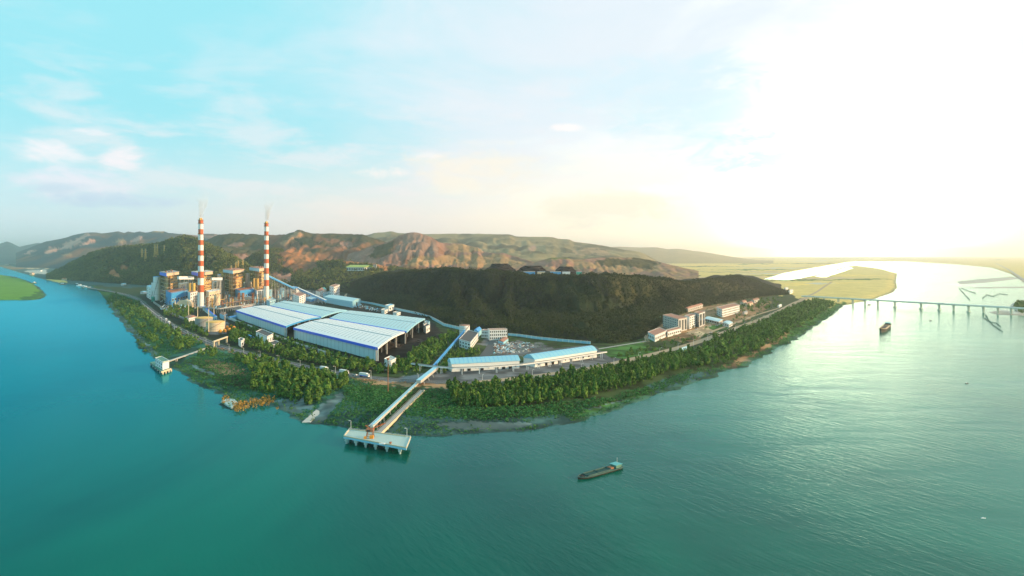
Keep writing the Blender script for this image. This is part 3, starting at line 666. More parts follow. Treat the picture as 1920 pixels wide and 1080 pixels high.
TREE_ZONES = [   # polygon, spacing, crown radius, height, key
    ([(842, 727), (900, 727), (1000, 716), (1080, 703), (1160, 690), (1240, 671), (1300, 661), (1310, 684), (1250, 700), (1180, 724), (1100, 744), (1020, 758), (940, 766), (852, 764)], 5.0, 3.1, 7.6, 'grove'),
    ([(1300, 664), (1350, 636), (1420, 610), (1480, 580), (1530, 563), (1565, 570), (1520, 598), (1450, 640), (1370, 676), (1310, 688)], 9.5, 4.9, 9, 'bank'),
    ([(470, 690), (540, 695), (620, 707), (655, 712), (640, 730), (600, 752), (570, 758), (520, 740), (470, 725)], 8.0, 4.2, 8, 'left'),
    ([(430, 655), (560, 694), (640, 707), (560, 712), (440, 680)], 11, 4.5, 8, 'left'),
    ([(335, 640), (400, 655), (420, 672), (330, 665), (318, 650)], 9, 4.2, 8, 'left'),
    ([(184, 552), (192, 556), (216, 586), (250, 626), (286, 662), (280, 664), (240, 624), (205, 582)], 7, 3.0, 4.5, 'left'),
    ([(262, 572), (300, 604), (385, 645), (350, 650), (300, 630), (255, 592)], 13, 5, 8, 'left'),
    ([(215, 552), (262, 570), (255, 592), (305, 645), (290, 655), (238, 600), (200, 560)], 16, 5, 8, 'left'),
    ([(445, 605), (540, 640), (700, 686), (700, 692), (540, 648), (440, 612)], 8, 3.6, 6.5, 'works'),
    ([(430, 615), (540, 655), (640, 676), (760, 695), (745, 702), (640, 694), (520, 668), (430, 640)], 8, 4.2, 7.5, 'works'),
    ([(735, 690), (800, 645), (850, 625), (858, 632), (825, 665), (800, 695), (760, 704)], 8.5, 4.2, 8, 'works'),
    ([(820, 690), (850, 660), (862, 660), (905, 662), (900, 668), (850, 674), (846, 700), (822, 704)], 7, 3.6, 7, 'works'),
    ([(320, 578), (375, 580), (345, 600), (300, 590)], 12, 4.5, 8, 'works'), ([(345, 600), (380, 618), (395, 632), (378, 630), (340, 612)], 8, 3.4, 6, 'works'),
    ([(1140, 676), (1200, 664), (1240, 655), (1210, 652), (1150, 670)], 9, 3.5, 5, 'works'), ([(1225, 655), (1330, 625), (1330, 630), (1240, 658)], 12, 4, 6, 'works'),
    ([(1380, 600), (1470, 572), (1450, 560), (1390, 575)], 24, 5.5, 8, 'bank'),
    ([(1898, 573), (1906, 567), (1930, 564), (1960, 575), (1915, 586)], 11, 6, 9, 'cape'),
]
def plant_trees():
    xs, ys, rr, hh, kk = [], [], [], [], []
    for i, (poly, sp, r, h, key) in enumerate(TREE_ZONES):
        x, y = scatter_px(poly, sp, .42, i+1); xs.append(x); ys.append(y)
        rs = np.random.RandomState(i+50); q_ = rs.uniform(.5, 1.15, len(x)); rr.append(r*q_); hh.append(h*(q_+rs.uniform(-.12, .35, len(x)))); kk += [key]*len(x)
    x, y, r, h = map(np.concatenate, (xs, ys, rr, hh)); kk = np.array(kk)
    z, sd = zland(x, y); ok = (z > .2) & off_road(x, y, 9.5)
    px = x/y*F+CX; ok &= ~((np.abs(px-735) < 60) & (y < 560) & (kk != 'grove'))
    # keep clear of sheds
    for b in CLEAR: ok &= ~inpoly(x, y, b)
    x, y, r, h, kk, z = x[ok], y[ok], r[ok], h[ok], kk[ok], z[ok]
    o = np.argsort(-(r*h/(y*y)))
    near, rest = o[:300], o[300:]
    print('trees', len(x), 'near', len(near))
    protos = []
    for s in range(8):
        V, Fc = crown_mesh(190, 1.0, 7, 100+s, cone=(s % 3 == 2))
        me = bpy.data.meshes.new('crown'); me.from_pydata(V.tolist(), [], Fc.tolist()); me.materials.append(FM_grove)
        mb = MB(); mb.cyl((0, 0), .075, .035, 0, 1.1, 6); 
        for a in range(4): mb.beam((0, 0, .6+.1*a), (.3*math.cos(a*1.7), .3*math.sin(a*1.7), 1.0+.1*a), .035)
        tm = bpy.data.meshes.new('trunk'); tm.from_pydata(mb.v, [], mb.f); tm.materials.append(M['bark'])
        protos.append((me, tm))
    LAB = dict(grove='round crowned green tree in the dense grove between dirt road and beach', left='leafy tree on the scrubby left bank below the road', works='dark tree growing between the road and the blue edged sheds',
               bank='olive tree on the right bank beside the glittering river', cape='dark tree on the small cape at the bridge end')
    GR = dict(grove='trees of the riverside grove', left='trees on the left bank', works='trees around the works', bank='trees on the right bank', cape='trees on the cape')
    def lab(k, px):
        if k == 'grove': return 'round crowned green tree of the dense grove, '+('below the left blue vaulted store' if px < 985 else 'below the gap and right blue vaulted store' if px < 1125 else 'below the grass field and the canteen')
        if k == 'left': return 'leafy tree on the left bank, '+('between the pump house and the oil tanks' if px < 440 else 'between the road trucks and the golden reeds' if px > 540 else 'below the dark roofed store and the road')
        return LAB[k]
    for n, i in enumerate(near):
        cm, tm = protos[n % 8]; k = str(kk[i])
        e = bpy.data.objects.new('tree', None); COL.objects.link(e); e.location = (x[i], y[i], z[i]-.1); e.rotation_euler = (0, 0, random.uniform(0, 6.28))
        e.scale = (r[i], r[i], h[i]/2); tag(e, lab(k, x[i]/y[i]*F+CX), 'tree', GR[k])
        for nm, me in (('crown', cm), ('trunk', tm)):
            c = bpy.data.objects.new(nm, me); COL.objects.link(c); c.parent = e
            if nm == 'crown': c.location = (0, 0, .12)
    i = rest; P = np.stack([x[i], y[i], z[i]+h[i]*.06], -1)
    o = scatter_mesh('woods', P, r[i], h[i]/2*.98, [crown_mesh(50, 1.0, 5, 200+s, cone=(s % 3 == 2)) for s in range(6)], FM_grove)
    tag(o, 'the farther trees of the banks and the works, merging into woods', 'woods')
CLEAR = [wp([(302, 672), (396, 640), (404, 650), (310, 690)], 4.0), wp([(572, 780), (600, 755), (640, 728), (648, 736), (600, 795)], 4.0), wp([(700, 815), (782, 726), (798, 730), (722, 815)], 4.5)]
SCRUB = [([(180, 540), (262, 565), (330, 622), (420, 662), (700, 718), (760, 735), (740, 800), (560, 795), (440, 765), (290, 690), (190, 560)], 3.4, 1.9, .8),
         ([(640, 722), (850, 732), (1000, 770), (1180, 735), (1180, 752), (1060, 790), (900, 812), (700, 808), (600, 790)], 3.0, 1.6, .68),
         ([(640, 728), (850, 740), (860, 766), (1000, 762), (1140, 742), (1230, 715), (1300, 690), (1290, 705), (1180, 745), (1040, 778), (850, 785), (700, 775)], 2.8, 2.2, .95),
         ([(1060, 770), (1200, 735), (1300, 690), (1440, 640), (1560, 575), (1575, 580), (1440, 664), (1340, 704), (1200, 752), (1090, 790)], 5.0, 2.0, .55),
         ([(1200, 640), (1300, 560), (1480, 552), (1420, 600), (1290, 646)], 13, 3.0, .5),
         ([(950, 630), (1105, 648), (1050, 660), (960, 660)], 5, 1.4, .4)]
def plant_scrub():
    X, Y, S = [], [], []
    for i, (poly, sp, r, dens) in enumerate(SCRUB):
        x, y = scatter_px(poly, sp, .5, 70+i); rs = np.random.RandomState(i)
        k = (fbm(x/30, y/30, 3, 40+i) > 1-dens*.95) | (rs.rand(len(x)) < .12); x, y = x[k], y[k]
        X.append(x); Y.append(y); S.append(r*rs.uniform(.6, 1.4, len(x)))
    x, y, s = map(np.concatenate, (X, Y, S)); z, sd = zland(x, y); ok = (z > .15) & off_road(x, y, 8)
    for b in CLEAR: ok &= ~inpoly(x, y, b)
    # keep the beaches bare
    px = x/y*F+CX; py = Y0+(H-z)*F/y
    for poly, c, j in ZONES:
        if c == 'mud': ok &= ~inpoly(px, py, poly)
    x, y, s, z = x[ok], y[ok], s[ok], z[ok]; print('scrub', len(x))
    o = scatter_mesh('undergrowth', np.stack([x, y, z-s*.2], -1), s, s*.62, [crown_mesh(12, 1, 3, 300+k) for k in range(5)], FM_scrub)
    tag(o, 'low green bushes and weeds covering the river banks', 'undergrowth')
    # the weedy fringe along the water line
    P = []
    rs = np.random.RandomState(8)
    for a, b in zip(W_SHORE[5:50], W_SHORE[6:51]):
        L = math.hypot(b[0]-a[0], b[1]-a[1]); n = int(L/2.2)
        for k in range(n):
            t = rs.rand(); dx, dy = b[0]-a[0], b[1]-a[1]; d = rs.uniform(2, 13); P.append((a[0]+dx*t+dy/L*-d*-1*-1, a[1]+dy*t+dx/L*d))
    P = np.array(P); z, sd = zland(P[:, 0], P[:, 1]); k = (z > .02) & (fbm(P[:, 0]/25, P[:, 1]/25, 2, 77) > .42); P = P[k]; z = z[k]; s = rs.uniform(.8, 2.2, len(P))
    o = scatter_mesh('reeds', np.stack([P[:, 0], P[:, 1], z-.3], -1), s, s*.7, [crown_mesh(12, 1, 3, 320+k) for k in range(4)], foliage_mat('shore_weeds', (.03, .10, .03), (.12, .24, .05), .1))
    tag(o, 'fringe of bright green water weeds along the shore line', 'reeds')
    # golden reeds by the little quay
    xs, ys = [], []
    for poly in ([(418, 738), (435, 742), (436, 748), (418, 750)], [(436, 750), (470, 745), (500, 738), (522, 742), (506, 752), (470, 758), (440, 768)], [(517, 754), (521, 753), (521, 762), (517, 762)]):
        x, y = scatter_px(poly, 2.7, .5, 5); xs.append(x); ys.append(y)
    x, y = np.concatenate(xs), np.concatenate(ys); z, _ = zland(x, y); s = np.random.uniform(.8, 2.1, len(x))
    o = scatter_mesh('reeds', np.stack([x, y, np.maximum(z, .2)], -1), s, s*.95, [crown_mesh(16, 1, 3, 340+k, cone=(k % 2 == 0)) for k in range(4)], FM_reed)
    tag(o, 'golden orange reeds around the little stone quay', 'reeds')

# ------------------------------------------------------------------ buildings
WIN = {}
def window_data(w, h, m='glass'):
    k = (round(w, 1), round(h, 1), m)
    if k not in WIN:
        mb = MB(); mb.box((0, 0), w, .12, 0, h); a = bpy.data.meshes.new('pane'); a.from_pydata(mb.v, [], mb.f); a.materials.append(M[m])
        f = MB(); t = .14*min(w, h)
        f.box((0, 0), w+2*t, .36, -t, 0).box((0, 0), w+2*t, .36, h, h+t).box((-w/2-t/2, 0), t, .36, 0, h).box((w/2+t/2, 0), t, .36, 0, h)
        b = bpy.data.meshes.new('window'); b.from_pydata(f.v, [], f.f); b.materials.append(M['frame'])
        WIN[k] = (b, a)
    return WIN[k]
def windows(par, A, B, z0, z1, cols, rows, wf=.5, hf=.5, m='glass', name='window'):
    """rows x cols windows on the wall whose foot runs A -> B (outside on the right hand of A->B)"""
    A, B = Vector(A[:2]), Vector(B[:2]); L = (B-A).length; d = (B-A)/L; n = Vector((d.y, -d.x)); ang = math.atan2(d.y, d.x)
    w, h = L/cols*wf, (z1-z0)/rows*hf; org = ORG[par.name]
    fr, pane = window_data(w, h, m)
    for r in range(rows):
        for c in range(cols):
            p = A+d*(L*(c+.5)/cols)+n*.06; z = z0+(z1-z0)*(r+.5-hf/2)/rows
            o = bpy.data.objects.new(name, fr); COL.objects.link(o); o.parent = par
            o.location = (p.x-org.x, p.y-org.y, z-org.z); o.rotation_euler = (0, 0, ang)
            q = bpy.data.objects.new('pane', pane); COL.objects.link(q); q.parent = o
def P3(l, n, r, z=4.0):
    l, n, r = (G(*p, z) if len(p) == 2 else Vector(p) for p in (l, n, r)); return [l, n, r, l+r-n]
def RC(a, b, depth, z=4.0):
    a, b = G(*a, z), G(*b, z); d = (b-a); n = Vector((-d.y, d.x, 0)).normalized()
    if n.y < 0: n = -n
    return [a, b, b+n*depth, a+n*depth]
def cen(q): return sum((Vector((p[0], p[1], 0)) for p in q), Vector())/len(q)
def inset(q, d):
    c = cen(q); return [Vector((p[0], p[1], 0))+(c-Vector((p[0], p[1], 0))).normalized()*d for p in q]
def building(name, label, cat, q, h, wall='white', roof='darkroof', kind='flat', wins=(), group=None, z=4.0, rh=None, over=.6, parapet=.8, doors=()):
    c = cen(q); e = empty(name, (c.x, c.y, z), label, cat, group); CLEAR.append([tuple((Vector((p[0], p[1], 0))+(Vector((p[0], p[1], 0))-c).normalized()*2.5)[:2]) for p in q])
    MB().prism(q, z-.6, z+h).build('wall', M[wall], e)
    zt = z+h
    if roof == 'redroof' and kind == 'flat': parapet = .3
    if kind == 'flat':
        mb = MB(); mb.prism(inset(q, -over*.5), zt+.003, zt+.5); mb.build('roof', M[roof], e)
        pm = MB(); Q = inset(q, -over*.5); n = len(Q)
        for i in range(n):
            a, b = Q[i], Q[(i+1) % n]; d = (b-a).normalized()
            pm.beam((a.x, a.y, zt+.5+parapet/2), (b.x, b.y, zt+.5+parapet/2), .35, parapet)
        pm.build('parapet', M[wall], e)
    elif kind == 'gable':
        Q = inset(q, -over); rh = rh or h*.35
        if (Q[1]-Q[0]).length >= (Q[2]-Q[1]).length: a, b = (Q[0]+Q[3])/2, (Q[1]+Q[2])/2; o = [Q[0], Q[1], Q[2], Q[3]]
        else: a, b = (Q[1]+Q[0])/2, (Q[2]+Q[3])/2; o = [Q[1], Q[2], Q[3], Q[0]]
        vs = [(p.x, p.y, zt) for p in o]+[(a.x, a.y, zt+rh), (b.x, b.y, zt+rh)]
        MB().add(vs, [(0, 1, 5, 4), (2, 3, 4, 5), (3, 0, 4), (1, 2, 5), (3, 2, 1, 0)]).build('roof', M[roof], e)
    for (ei, cols, rows, wf, hf) in wins:
        # edges run anticlockwise seen from above for outward normals
        a, b = q[ei], q[(ei+1) % 4]
        windows(e, a, b, z+.5, z+h-.4, cols, rows, wf, hf)
    for (ei, t, w, dh) in doors:
        a, b = Vector(q[ei][:2]), Vector(q[(ei+1) % 4][:2]); d = (b-a).normalized(); p = a+(b-a)*t; n = Vector((d.y, -d.x))
        MB().box(p+n*.1, w, .3, z, z+dh, math.atan2(d.y, d.x)).build('door', M['dark'], e)
    return e

# ---- the four big coal sheds
def shed(label, eave, base_z, ze, rise, roofm, open_end, front_wall, fascia=3.0, cyan_end=None):
    """eave: 4 px corners (near-left, near-right, far-right, far-left) read at height ze"""
    Q = [G(x, y, ze) for x, y in eave]; c = cen(Q); e = empty('coal_shed', (c.x, c.y, base_z), label, 'shed', 'blue edged coal sheds'); CLEAR.append([tuple(p[:2]) for p in Q])
    A, B, Cc, D = Q
    # curved low-pitched roof made of strips between near and far eave
    mb = MB(); ns = 10; nl = 24
    def pt(u, v, dz=0):
        p = (A*(1-u)+B*u)*(1-v)+(D*(1-u)+Cc*u)*v; return (p.x, p.y, ze+rise*math.sin(math.pi*v)**.8+dz)
    vs = []; 
    for dz in (0, -.6):
        for i in range(nl+1):
            for j in range(ns+1): vs.append(pt(i/nl, j/ns, dz))
    o = (nl+1)*(ns+1); I = lambda i, j, k=0: k*o+i*(ns+1)+j
    fs = []
    for i in range(nl):
        for j in range(ns): fs += [(I(i, j), I(i+1, j), I(i+1, j+1), I(i, j+1)), (I(i, j+1, 1), I(i+1, j+1, 1), I(i+1, j, 1), I(i, j, 1))]
    for i in range(nl): fs += [(I(i, 0, 1), I(i+1, 0, 1), I(i+1, 0), I(i, 0)), (I(i, ns), I(i+1, ns), I(i+1, ns, 1), I(i, ns, 1))]
    for j in range(ns): fs += [(I(0, j), I(0, j+1), I(0, j+1, 1), I(0, j, 1)), (I(nl, j, 1), I(nl, j+1, 1), I(nl, j+1), I(nl, j))]
    mb.add(vs, fs); rf = mb.build('roof', M[roofm], e)
    # raised seams / vents across the roof
    sm = MB()
    for i in range(1, nl):
        u = i/nl
        for v0, v1 in ((.10, .42), (.58, .9)):
            sm.beam(pt(u, v0, .12), pt(u, v1, .12), .8, .35)
    sm.beam(pt(0.01, .5, .25), pt(.99, .5, .25), 1.6, .5); sm.build('roof_seam', M['seam'], rf)
    # long walls
    up = Vector((0, 0, 1))
    def wall(p, q, z0, z1, th=.5):
        b = MB(); b.beam((p.x, p.y, (z0+z1)/2), (q.x, q.y, (z0+z1)/2), th, z1-z0); return b
    k = .012
    a, b_ = A.lerp(D, .02), B.lerp(Cc, .02)
    if front_wall:
        w = wall(a, b_, base_z-.5, ze-fascia+.4); w.build('wall', M['shedwall'], e)
        rb = MB()
        for i in range(1, 22):
            p = a.lerp(b_, i/22); n = (a-D).normalized(); rb.box((p.x+n.x*.35, p.y+n.y*.35), .35, .35, base_z, ze-fascia)
        rb.build('wall_rib', M['seam'], e)
        fa = MB(); n = (A-D).normalized()*.35; fa.beam((A.x+n.x, A.y+n.y, ze-fascia/2+.2), (B.x+n.x, B.y+n.y, ze-fascia/2+.2), .5, fascia); fa.build('fascia', M['blue'], e)
    else:
        fa = MB(); fa.beam((A.x, A.y, ze-.6), (B.x, B.y, ze-.6), .9, 1.6); fa.build('fascia', M['blue'], e)
    wall(D.lerp(A, .02), Cc.lerp(B, .02), base_z-.5, ze).build('wall', M['grey'], e)
    wall(A.lerp(B, .01), D.lerp(Cc, .01), base_z-.5, ze-.5).build('end_wall', M['white'], e)
    if open_end:
        pf = MB(); npost = 3
        for j in range(npost+1):
            v = j/npost; p = (B*(1-v)+Cc*v); p = p.lerp(A*(1-v)+D*v, .012); pf.box(p, 1.5, 1.5, base_z-.3, ze+rise*math.sin(math.pi*v)**.8-.7)
        pf.each('end_column', M['lconc'], e)
        gf = MB()
        for j in range(ns):
            p, q = Vector(pt(1.002, j/ns, -1.0)), Vector(pt(1.002, (j+1)/ns, -1.0)); gf.beam(p, q, .5, 2.2)
        gf.build('gable_fascia', M[cyan_end or 'white'], e)
        tr = MB()
        for uu in (.93, .84, .75, .6):
            for v in (.15, .35, .5, .65, .85):
                p = (A*(1-uu)+B*uu)*(1-v)+(D*(1-uu)+Cc*uu)*v; tr.box(p, 1.0, 1.0, base_z-.3, ze+.5)
        tr.each('inner_column', M['grey'], e)
    # coal inside
    p = (A+B+Cc+D)/4
    return e, Q
shed('long pale roofed shed with blue fascia, nearest the chimneys and the tanks', [(442.5, 581.7), (536, 611.7), (601, 594.5), (499, 572.5)], 4, 19, 2.2, 'roofpale', True, True, cyan_end='skyblue')
shed('cyan roofed shed behind the first, its far edge by the white transfer house', [(507, 573), (602, 594), (651, 581.5), (537, 564)], 4, 19.6, 2.0, 'roofcyan', True, False, cyan_end='deckblue')
shed('long pale roofed shed with open dark end nearest the pier and blue fascia', [(550.3, 614.2), (708, 651.7), (760, 621.5), (616.7, 597)], 4, 19, 2.6, 'roofpale', True, True)
shed('cyan roofed shed beside the coal yard, farther of the two open ended ones', [(618, 596.7), (762, 621.5), (796.7, 597), (656.7, 582)], 4, 20, 2.2, 'roofcyan', True, False, cyan_end='deckblue')
# coal heaps inside and outside the sheds
def heap(name, label, c, r1, r2, z0, h, m, cat='heap', group=None, n=22, rings=7, top=.25, seed=0):
    mb = MB(); rs = np.random.RandomState(seed); vs = []
    for j in range(rings+1):
        t = j/rings; k = 1-(1-top)*t
        for i in range(n):
            a = 2*math.pi*i/n; w = 1+.13*(rs.rand()-.5)*2; vs.append((c[0]+r1*k*w*math.cos(a), c[1]+r2*k*w*math.sin(a), z0+h*(t**.95)*(1+.09*(rs.rand()-.5))))
    vs.append((c[0], c[1], z0+h)); fs = [(j*n+i, j*n+(i+1) % n, (j+1)*n+(i+1) % n, (j+1)*n+i) for j in range(rings) for i in range(n)]+[(rings*n+i, rings*n+(i+1) % n, (rings+1)*n) for i in range(n)]
    mb.add(vs, fs); o = mb.build(name, M[m]); return tag(o, label, cat, group)
q = G(742, 652); heap('coal_heap', 'black coal heap under the open end of the nearest shed', (q.x-18, q.y+10), 26, 22, 3.8, 8, 'coal', seed=1)
q = G(775, 640); heap('coal_heap', 'low black coal heap in the yard before the cyan roofed shed', (q.x, q.y), 15, 20, 3.8, 4, 'coal', seed=2)

# ---- the two blue vault-roofed stores
def vault(label, nl, nr, fl_depth, h, rise, doors, wname='store'):
    q = RC(nl, nr, fl_depth); a, b, c2, d = q; z = 4; cc = cen(q)
    e = empty('vaulted_store', (cc.x, cc.y, z), label, 'warehouse', 'blue vaulted stores'); CLEAR.append([tuple(p[:2]) for p in inset(q, -4)])
    MB().prism(q, z-.5, z+h).build('wall', M['white'], e)
    mb = MB(); ns = 12; vs = []; Q = inset(q, -.8)
    for k in range(2):
        for j in range(ns+1):
            v = j/ns; p = Q[0]*(1-v)+Q[3]*v if k == 0 else Q[1]*(1-v)+Q[2]*v; vs.append((p.x, p.y, z+h+.003+rise*math.sin(math.pi*v)))
    fs = [(j, ns+1+j, ns+2+j, j+1) for j in range(ns)]+[tuple(range(ns+1)), tuple(reversed(range(ns+1, 2*ns+2))), (0, ns, 2*ns+1, ns+1)]
    mb.add(vs, fs); rf = mb.build('roof', M['roofblue'], e)
    sm = MB(); nn = 16
    for i in range(1, nn):
        for j in range(ns):
            def pp(v): p = (Q[0]*(1-i/nn)+Q[1]*i/nn)*(1-v)+(Q[3]*(1-i/nn)+Q[2]*i/nn)*v; return (p.x, p.y, z+h+rise*math.sin(math.pi*v)+.05)
            sm.beam(pp(j/ns), pp((j+1)/ns), .25, .12)
    sm.build('roof_seam', M['skyblue'], rf)
    dd = (b-a).normalized(); nrm = Vector((dd.y, -dd.x, 0)); ang = math.atan2(dd.y, dd.x)
    for t, w, dh, z0 in doors:
        p = a.lerp(b, t)+nrm*.1; nm = 'door' if z0 == 0 else 'window'
        MB().box(p, w, .5, z+z0, z+z0+dh, ang).build(nm, M['dark'], e)
        if z0 == 0: MB().box(p+nrm*.8, w+1.6, 1.8, z+dh+.1, z+dh+.45, ang).build('awning', M['lconc'], e)
    ev = MB(); p, r = Q[0]-Vector((0, .2, 0)), Q[1]-Vector((0, .2, 0)); ev.beam((p.x, p.y, z+h-.3), (r.x, r.y, z+h-.3), .5, .6); ev.build('gutter', M['deckblue'], e)
    # round window on the left gable
    return e
vault('blue vaulted white store with six doors, the left one beside the conveyor', (847, 697), (974, 690), 17, 8.0, 4.2, [(.15, 3.2, 3.2, 0), (.25, 3.2, 3.2, 0), (.35, .9, 1, 2), (.39, .9, 1, 2), (.44, 3.2, 3.2, 0), (.54, 1.8, 1.2, 1.6), (.62, .9, 1, 2), (.66, 3.2, 3.2, 0), (.76, 3.2, 3.2, 0), (.86, 3.2, 3.2, 0), (.94, 1.6, 1, 2)])
vault('blue vaulted white store with dark doors, the right one by the green field', (1003, 688.5), (1119, 670), 17, 8.2, 4.4, [(.06, 2, 1.4, 1.5), (.17, 3.4, 3.0, 0), (.27, 3.4, 3.0, 0), (.37, 3.4, 3.0, 0), (.47, 1, 1, 2), (.56, 3.4, 3.0, 0), (.63, 1, 1, 2), (.68, 1, 1, 2), (.76, 2.4, 1.4, 1.8), (.86, 2.4, 1.4, 1.8)])

# ---- chimneys
def chimney(px, base_row, bands, cap_row, r_top, r_bot, label):
    b = G(px, base_row); D = b.y; e = empty('chimney', b, label, 'chimney', 'striped power station chimneys')
    rows = [base_row]+bands; zs = [4.0-.5]+[topz(b, r) for r in bands]; ztop = zs[-1]
    mb = MB(); n = 32
    rad = lambda z: r_bot+(r_top-r_bot)*((z-4)/(ztop-4))**.8
    for i in range(len(zs)-1):
        mb.cur = 0 if i % 2 == 0 else 1; steps = 3
        for k in range(steps):
            za, zb = zs[i]+(zs[i+1]-zs[i])*k/steps, zs[i]+(zs[i+1]-zs[i])*(k+1)/steps
            mb.cyl(b, rad(max(za, 4)), rad(zb), za, zb, n, cap=False)
    mb.cur = 1; mb.cyl(b, rad(ztop), rad(ztop)*.98, ztop, ztop+.02, n)
    mb.build('shaft', [M['chwhite'], M['chred']], e, True)
    for zz in [zs[-2]+.2, ztop-.6]+[zs[k] for k in (3, 7, 11) if k < len(zs)-2]:
        pl = MB(); pl.cyl(b, rad(zz)+1.3, rad(zz)+1.3, zz, zz+.35, 24)
        for i in range(24):
            a = 2*math.pi*i/24; x, y = b.x+(rad(zz)+1.2)*math.cos(a), b.y+(rad(zz)+1.2)*math.sin(a); x2, y2 = b.x+(rad(zz)+1.2)*math.cos(a+.262), b.y+(rad(zz)+1.2)*math.sin(a+.262)
            pl.beam((x, y, zz+.3), (x, y, zz+1.5), .12); pl.beam((x, y, zz+1.45), (x2, y2, zz+1.45), .12)
        pl.build('platform', M['steel'], e)
    fl = MB()
    for dx, dy in ((-.42, 0), (.42, 0), (0, .42), (0, -.42)): fl.cyl((b.x+dx*r_top, b.y+dy*r_top), r_top*.33, r_top*.33, ztop, ztop+4.2, 14)
    fl.each('flue', M['gold'], e)
    ld = MB(); ld.beam((b.x+r_bot*.2, b.y-r_bot-.4, 4), (b.x+r_top*.2, b.y-r_top-.4, ztop), .5, .3); ld.build('ladder', M['steel'], e)
    return b, ztop
rowsA = lambda L, s, o: [o+v/s for v in L]
b1, zt1 = chimney(376.5, 577, rowsA([852, 780, 707, 643, 588, 535, 480, 430, 375, 325, 268, 215, 160, 122], 5.4, 390), 0, 4.9, 6.7, 'taller red and white striped chimney on the left, standing by the yellow boiler house')
b2, zt2 = chimney(499.5, 567, rowsA([790, 728, 665, 608, 560, 515, 465, 420, 372, 328, 280, 237, 187, 155], 5.4, 390), 0, 4.7, 6.5, 'red and white striped chimney on the right, at the head of the long conveyor')

# ---- power house blocks
def boiler(label, l, n, r, top, yellow_side, roofm, core='yellow', levels=7):
    q = P3(l, n, r); b = q[1]; h = topz(b, top)-4; c = cen(q)
    e = empty('boiler_house', (c.x, c.y, 4), label, 'boiler house', 'boiler houses of the power station')
    L, N, Rr, Bk = [Vector((p[0], p[1], 0)) for p in q]; ux, uy = (Rr-N), (L-N)
    def at(u, v): return N+ux*u+uy*v
    # steel frame
    fr = MB(); nc = 5
    for i in range(nc):
        for j in range(nc):
            if 0 < i < nc-1 and 0 < j < nc-1: continue
            p = at(i/(nc-1), j/(nc-1)); fr.box(p, .9, .9, 3.5, 4+h*.9)
    fr.each('steel_column', M['steel'], e)
    fl = MB()
    for k in range(1, levels+1):
        z = 4+h*.9*k/levels; pts = [at(-.01, -.01), at(1.01, -.01), at(1.01, 1.01), at(-.01, 1.01)]
        for a, b_ in zip(pts, pts[1:]+pts[:1]): fl.beam((a.x, a.y, z), (b_.x, b_.y, z), 1.0, .6)
        for a, b_ in zip(pts, pts[1:]+pts[:1]): fl.beam((a.x, a.y, z+1.1), (b_.x, b_.y, z+1.1), .15)
    fl.build('floor_deck', M['cream'], e)
    br = MB(); rs = random.Random(hash(label) % 999)
    for side in range(2):
        for k in range(levels-1):
            i = rs.randrange(nc-1); u0, u1 = i/(nc-1), (i+1)/(nc-1)
            pa, pb = (at(u0, -.02), at(u1, -.02)) if side == 0 else (at(-.02, u0), at(-.02, u1)); za, zb = 4+h*.9*k/levels, 4+h*.9*(k+1)/levels
            if rs.random() < .5: za, zb = zb, za
            br.beam((pa.x, pa.y, za), (pb.x, pb.y, zb), .5)
    br.build('stair', M['gold'], e)
    # furnace core
    cq = [at(.22, .22), at(.78, .22), at(.78, .8), at(.22, .8)]
    MB().prism(cq, 4, 4+h*.88).build('furnace', M[core], e)
    cl = MB(); cq = [at(.3, -.015), at(.97, -.015), at(.97, .12), at(.3, .12)]; cl.prism(cq, 4+h*.38, 4+h*.84); cl.build('cladding', M[core], e)
    windows(e, at(.3, -.02), at(.97, -.02), 4+h*.4, 4+h*.84, 5, 4, .38, .34)
    dk = MB()
    for k in range(7):
        z = 4+h*rs.uniform(.2, .8); u = rs.uniform(.05, .9); p = at(u, -.03); p2 = at(min(1, u+rs.uniform(.1, .3)), -.03); dk.beam((p.x, p.y, z), (p2.x, p2.y, z+rs.uniform(-4, 4)), 1.5)
    for k in range(5):
        z = 4+h*rs.uniform(.2, .8); u = rs.uniform(.05, .9); p = at(-.03, u); p2 = at(-.03, min(1, u+rs.uniform(.1, .3))); dk.beam((p.x, p.y, z), (p2.x, p2.y, z+rs.uniform(-4, 4)), 1.5)
    dk.each('duct', M['rust'], e)
    # top house with blue left fascia
    tq = [at(-.06, -.06), at(1.05, -.06), at(1.05, 1.05), at(-.06, 1.05)]
    MB().prism(tq, 4+h*.9, 4+h).build('top_house', M['cream'], e)
    fm = MB(); a, b_ = at(-.08, -.08), at(-.08, 1.07); fm.beam((a.x, a.y, 4+h*.95), (b_.x, b_.y, 4+h*.95), .8, h*.11); fm.build('fascia', M[yellow_side], e)
    MB().prism([at(-.1, -.1), at(1.08, -.1), at(1.08, 1.08), at(-.1, 1.08)], 4+h+.003, 4+h+1.0).build('roof', M[roofm], e)
    rv = MB()
    for k in range(5): p = at(rs.uniform(.1, .9), rs.uniform(.1, .9)); rv.box(p, 4, 3, 4+h+1.0, 4+h+rs.uniform(2, 4))
    rv.build('roof_vent', M['redroof'], e)
    return e
boiler('boiler house with grey white roof and blue end, farthest left by the pale silos', (302, 563), (313, 569), (334, 562), 512, 'blue', 'grey')
boiler('yellow clad boiler house directly behind the left chimney', (362, 563), (372, 568), (397, 562), 511, 'blue', 'lconc')
boiler('red roofed boiler house in the middle between the two chimneys', (421, 558), (437, 564), (456, 557), 507, 'deckblue', 'redroof')
boiler('red roofed boiler house directly behind the right chimney', (470, 554), (486, 560), (500, 555), 503, 'deckblue', 'redroof')
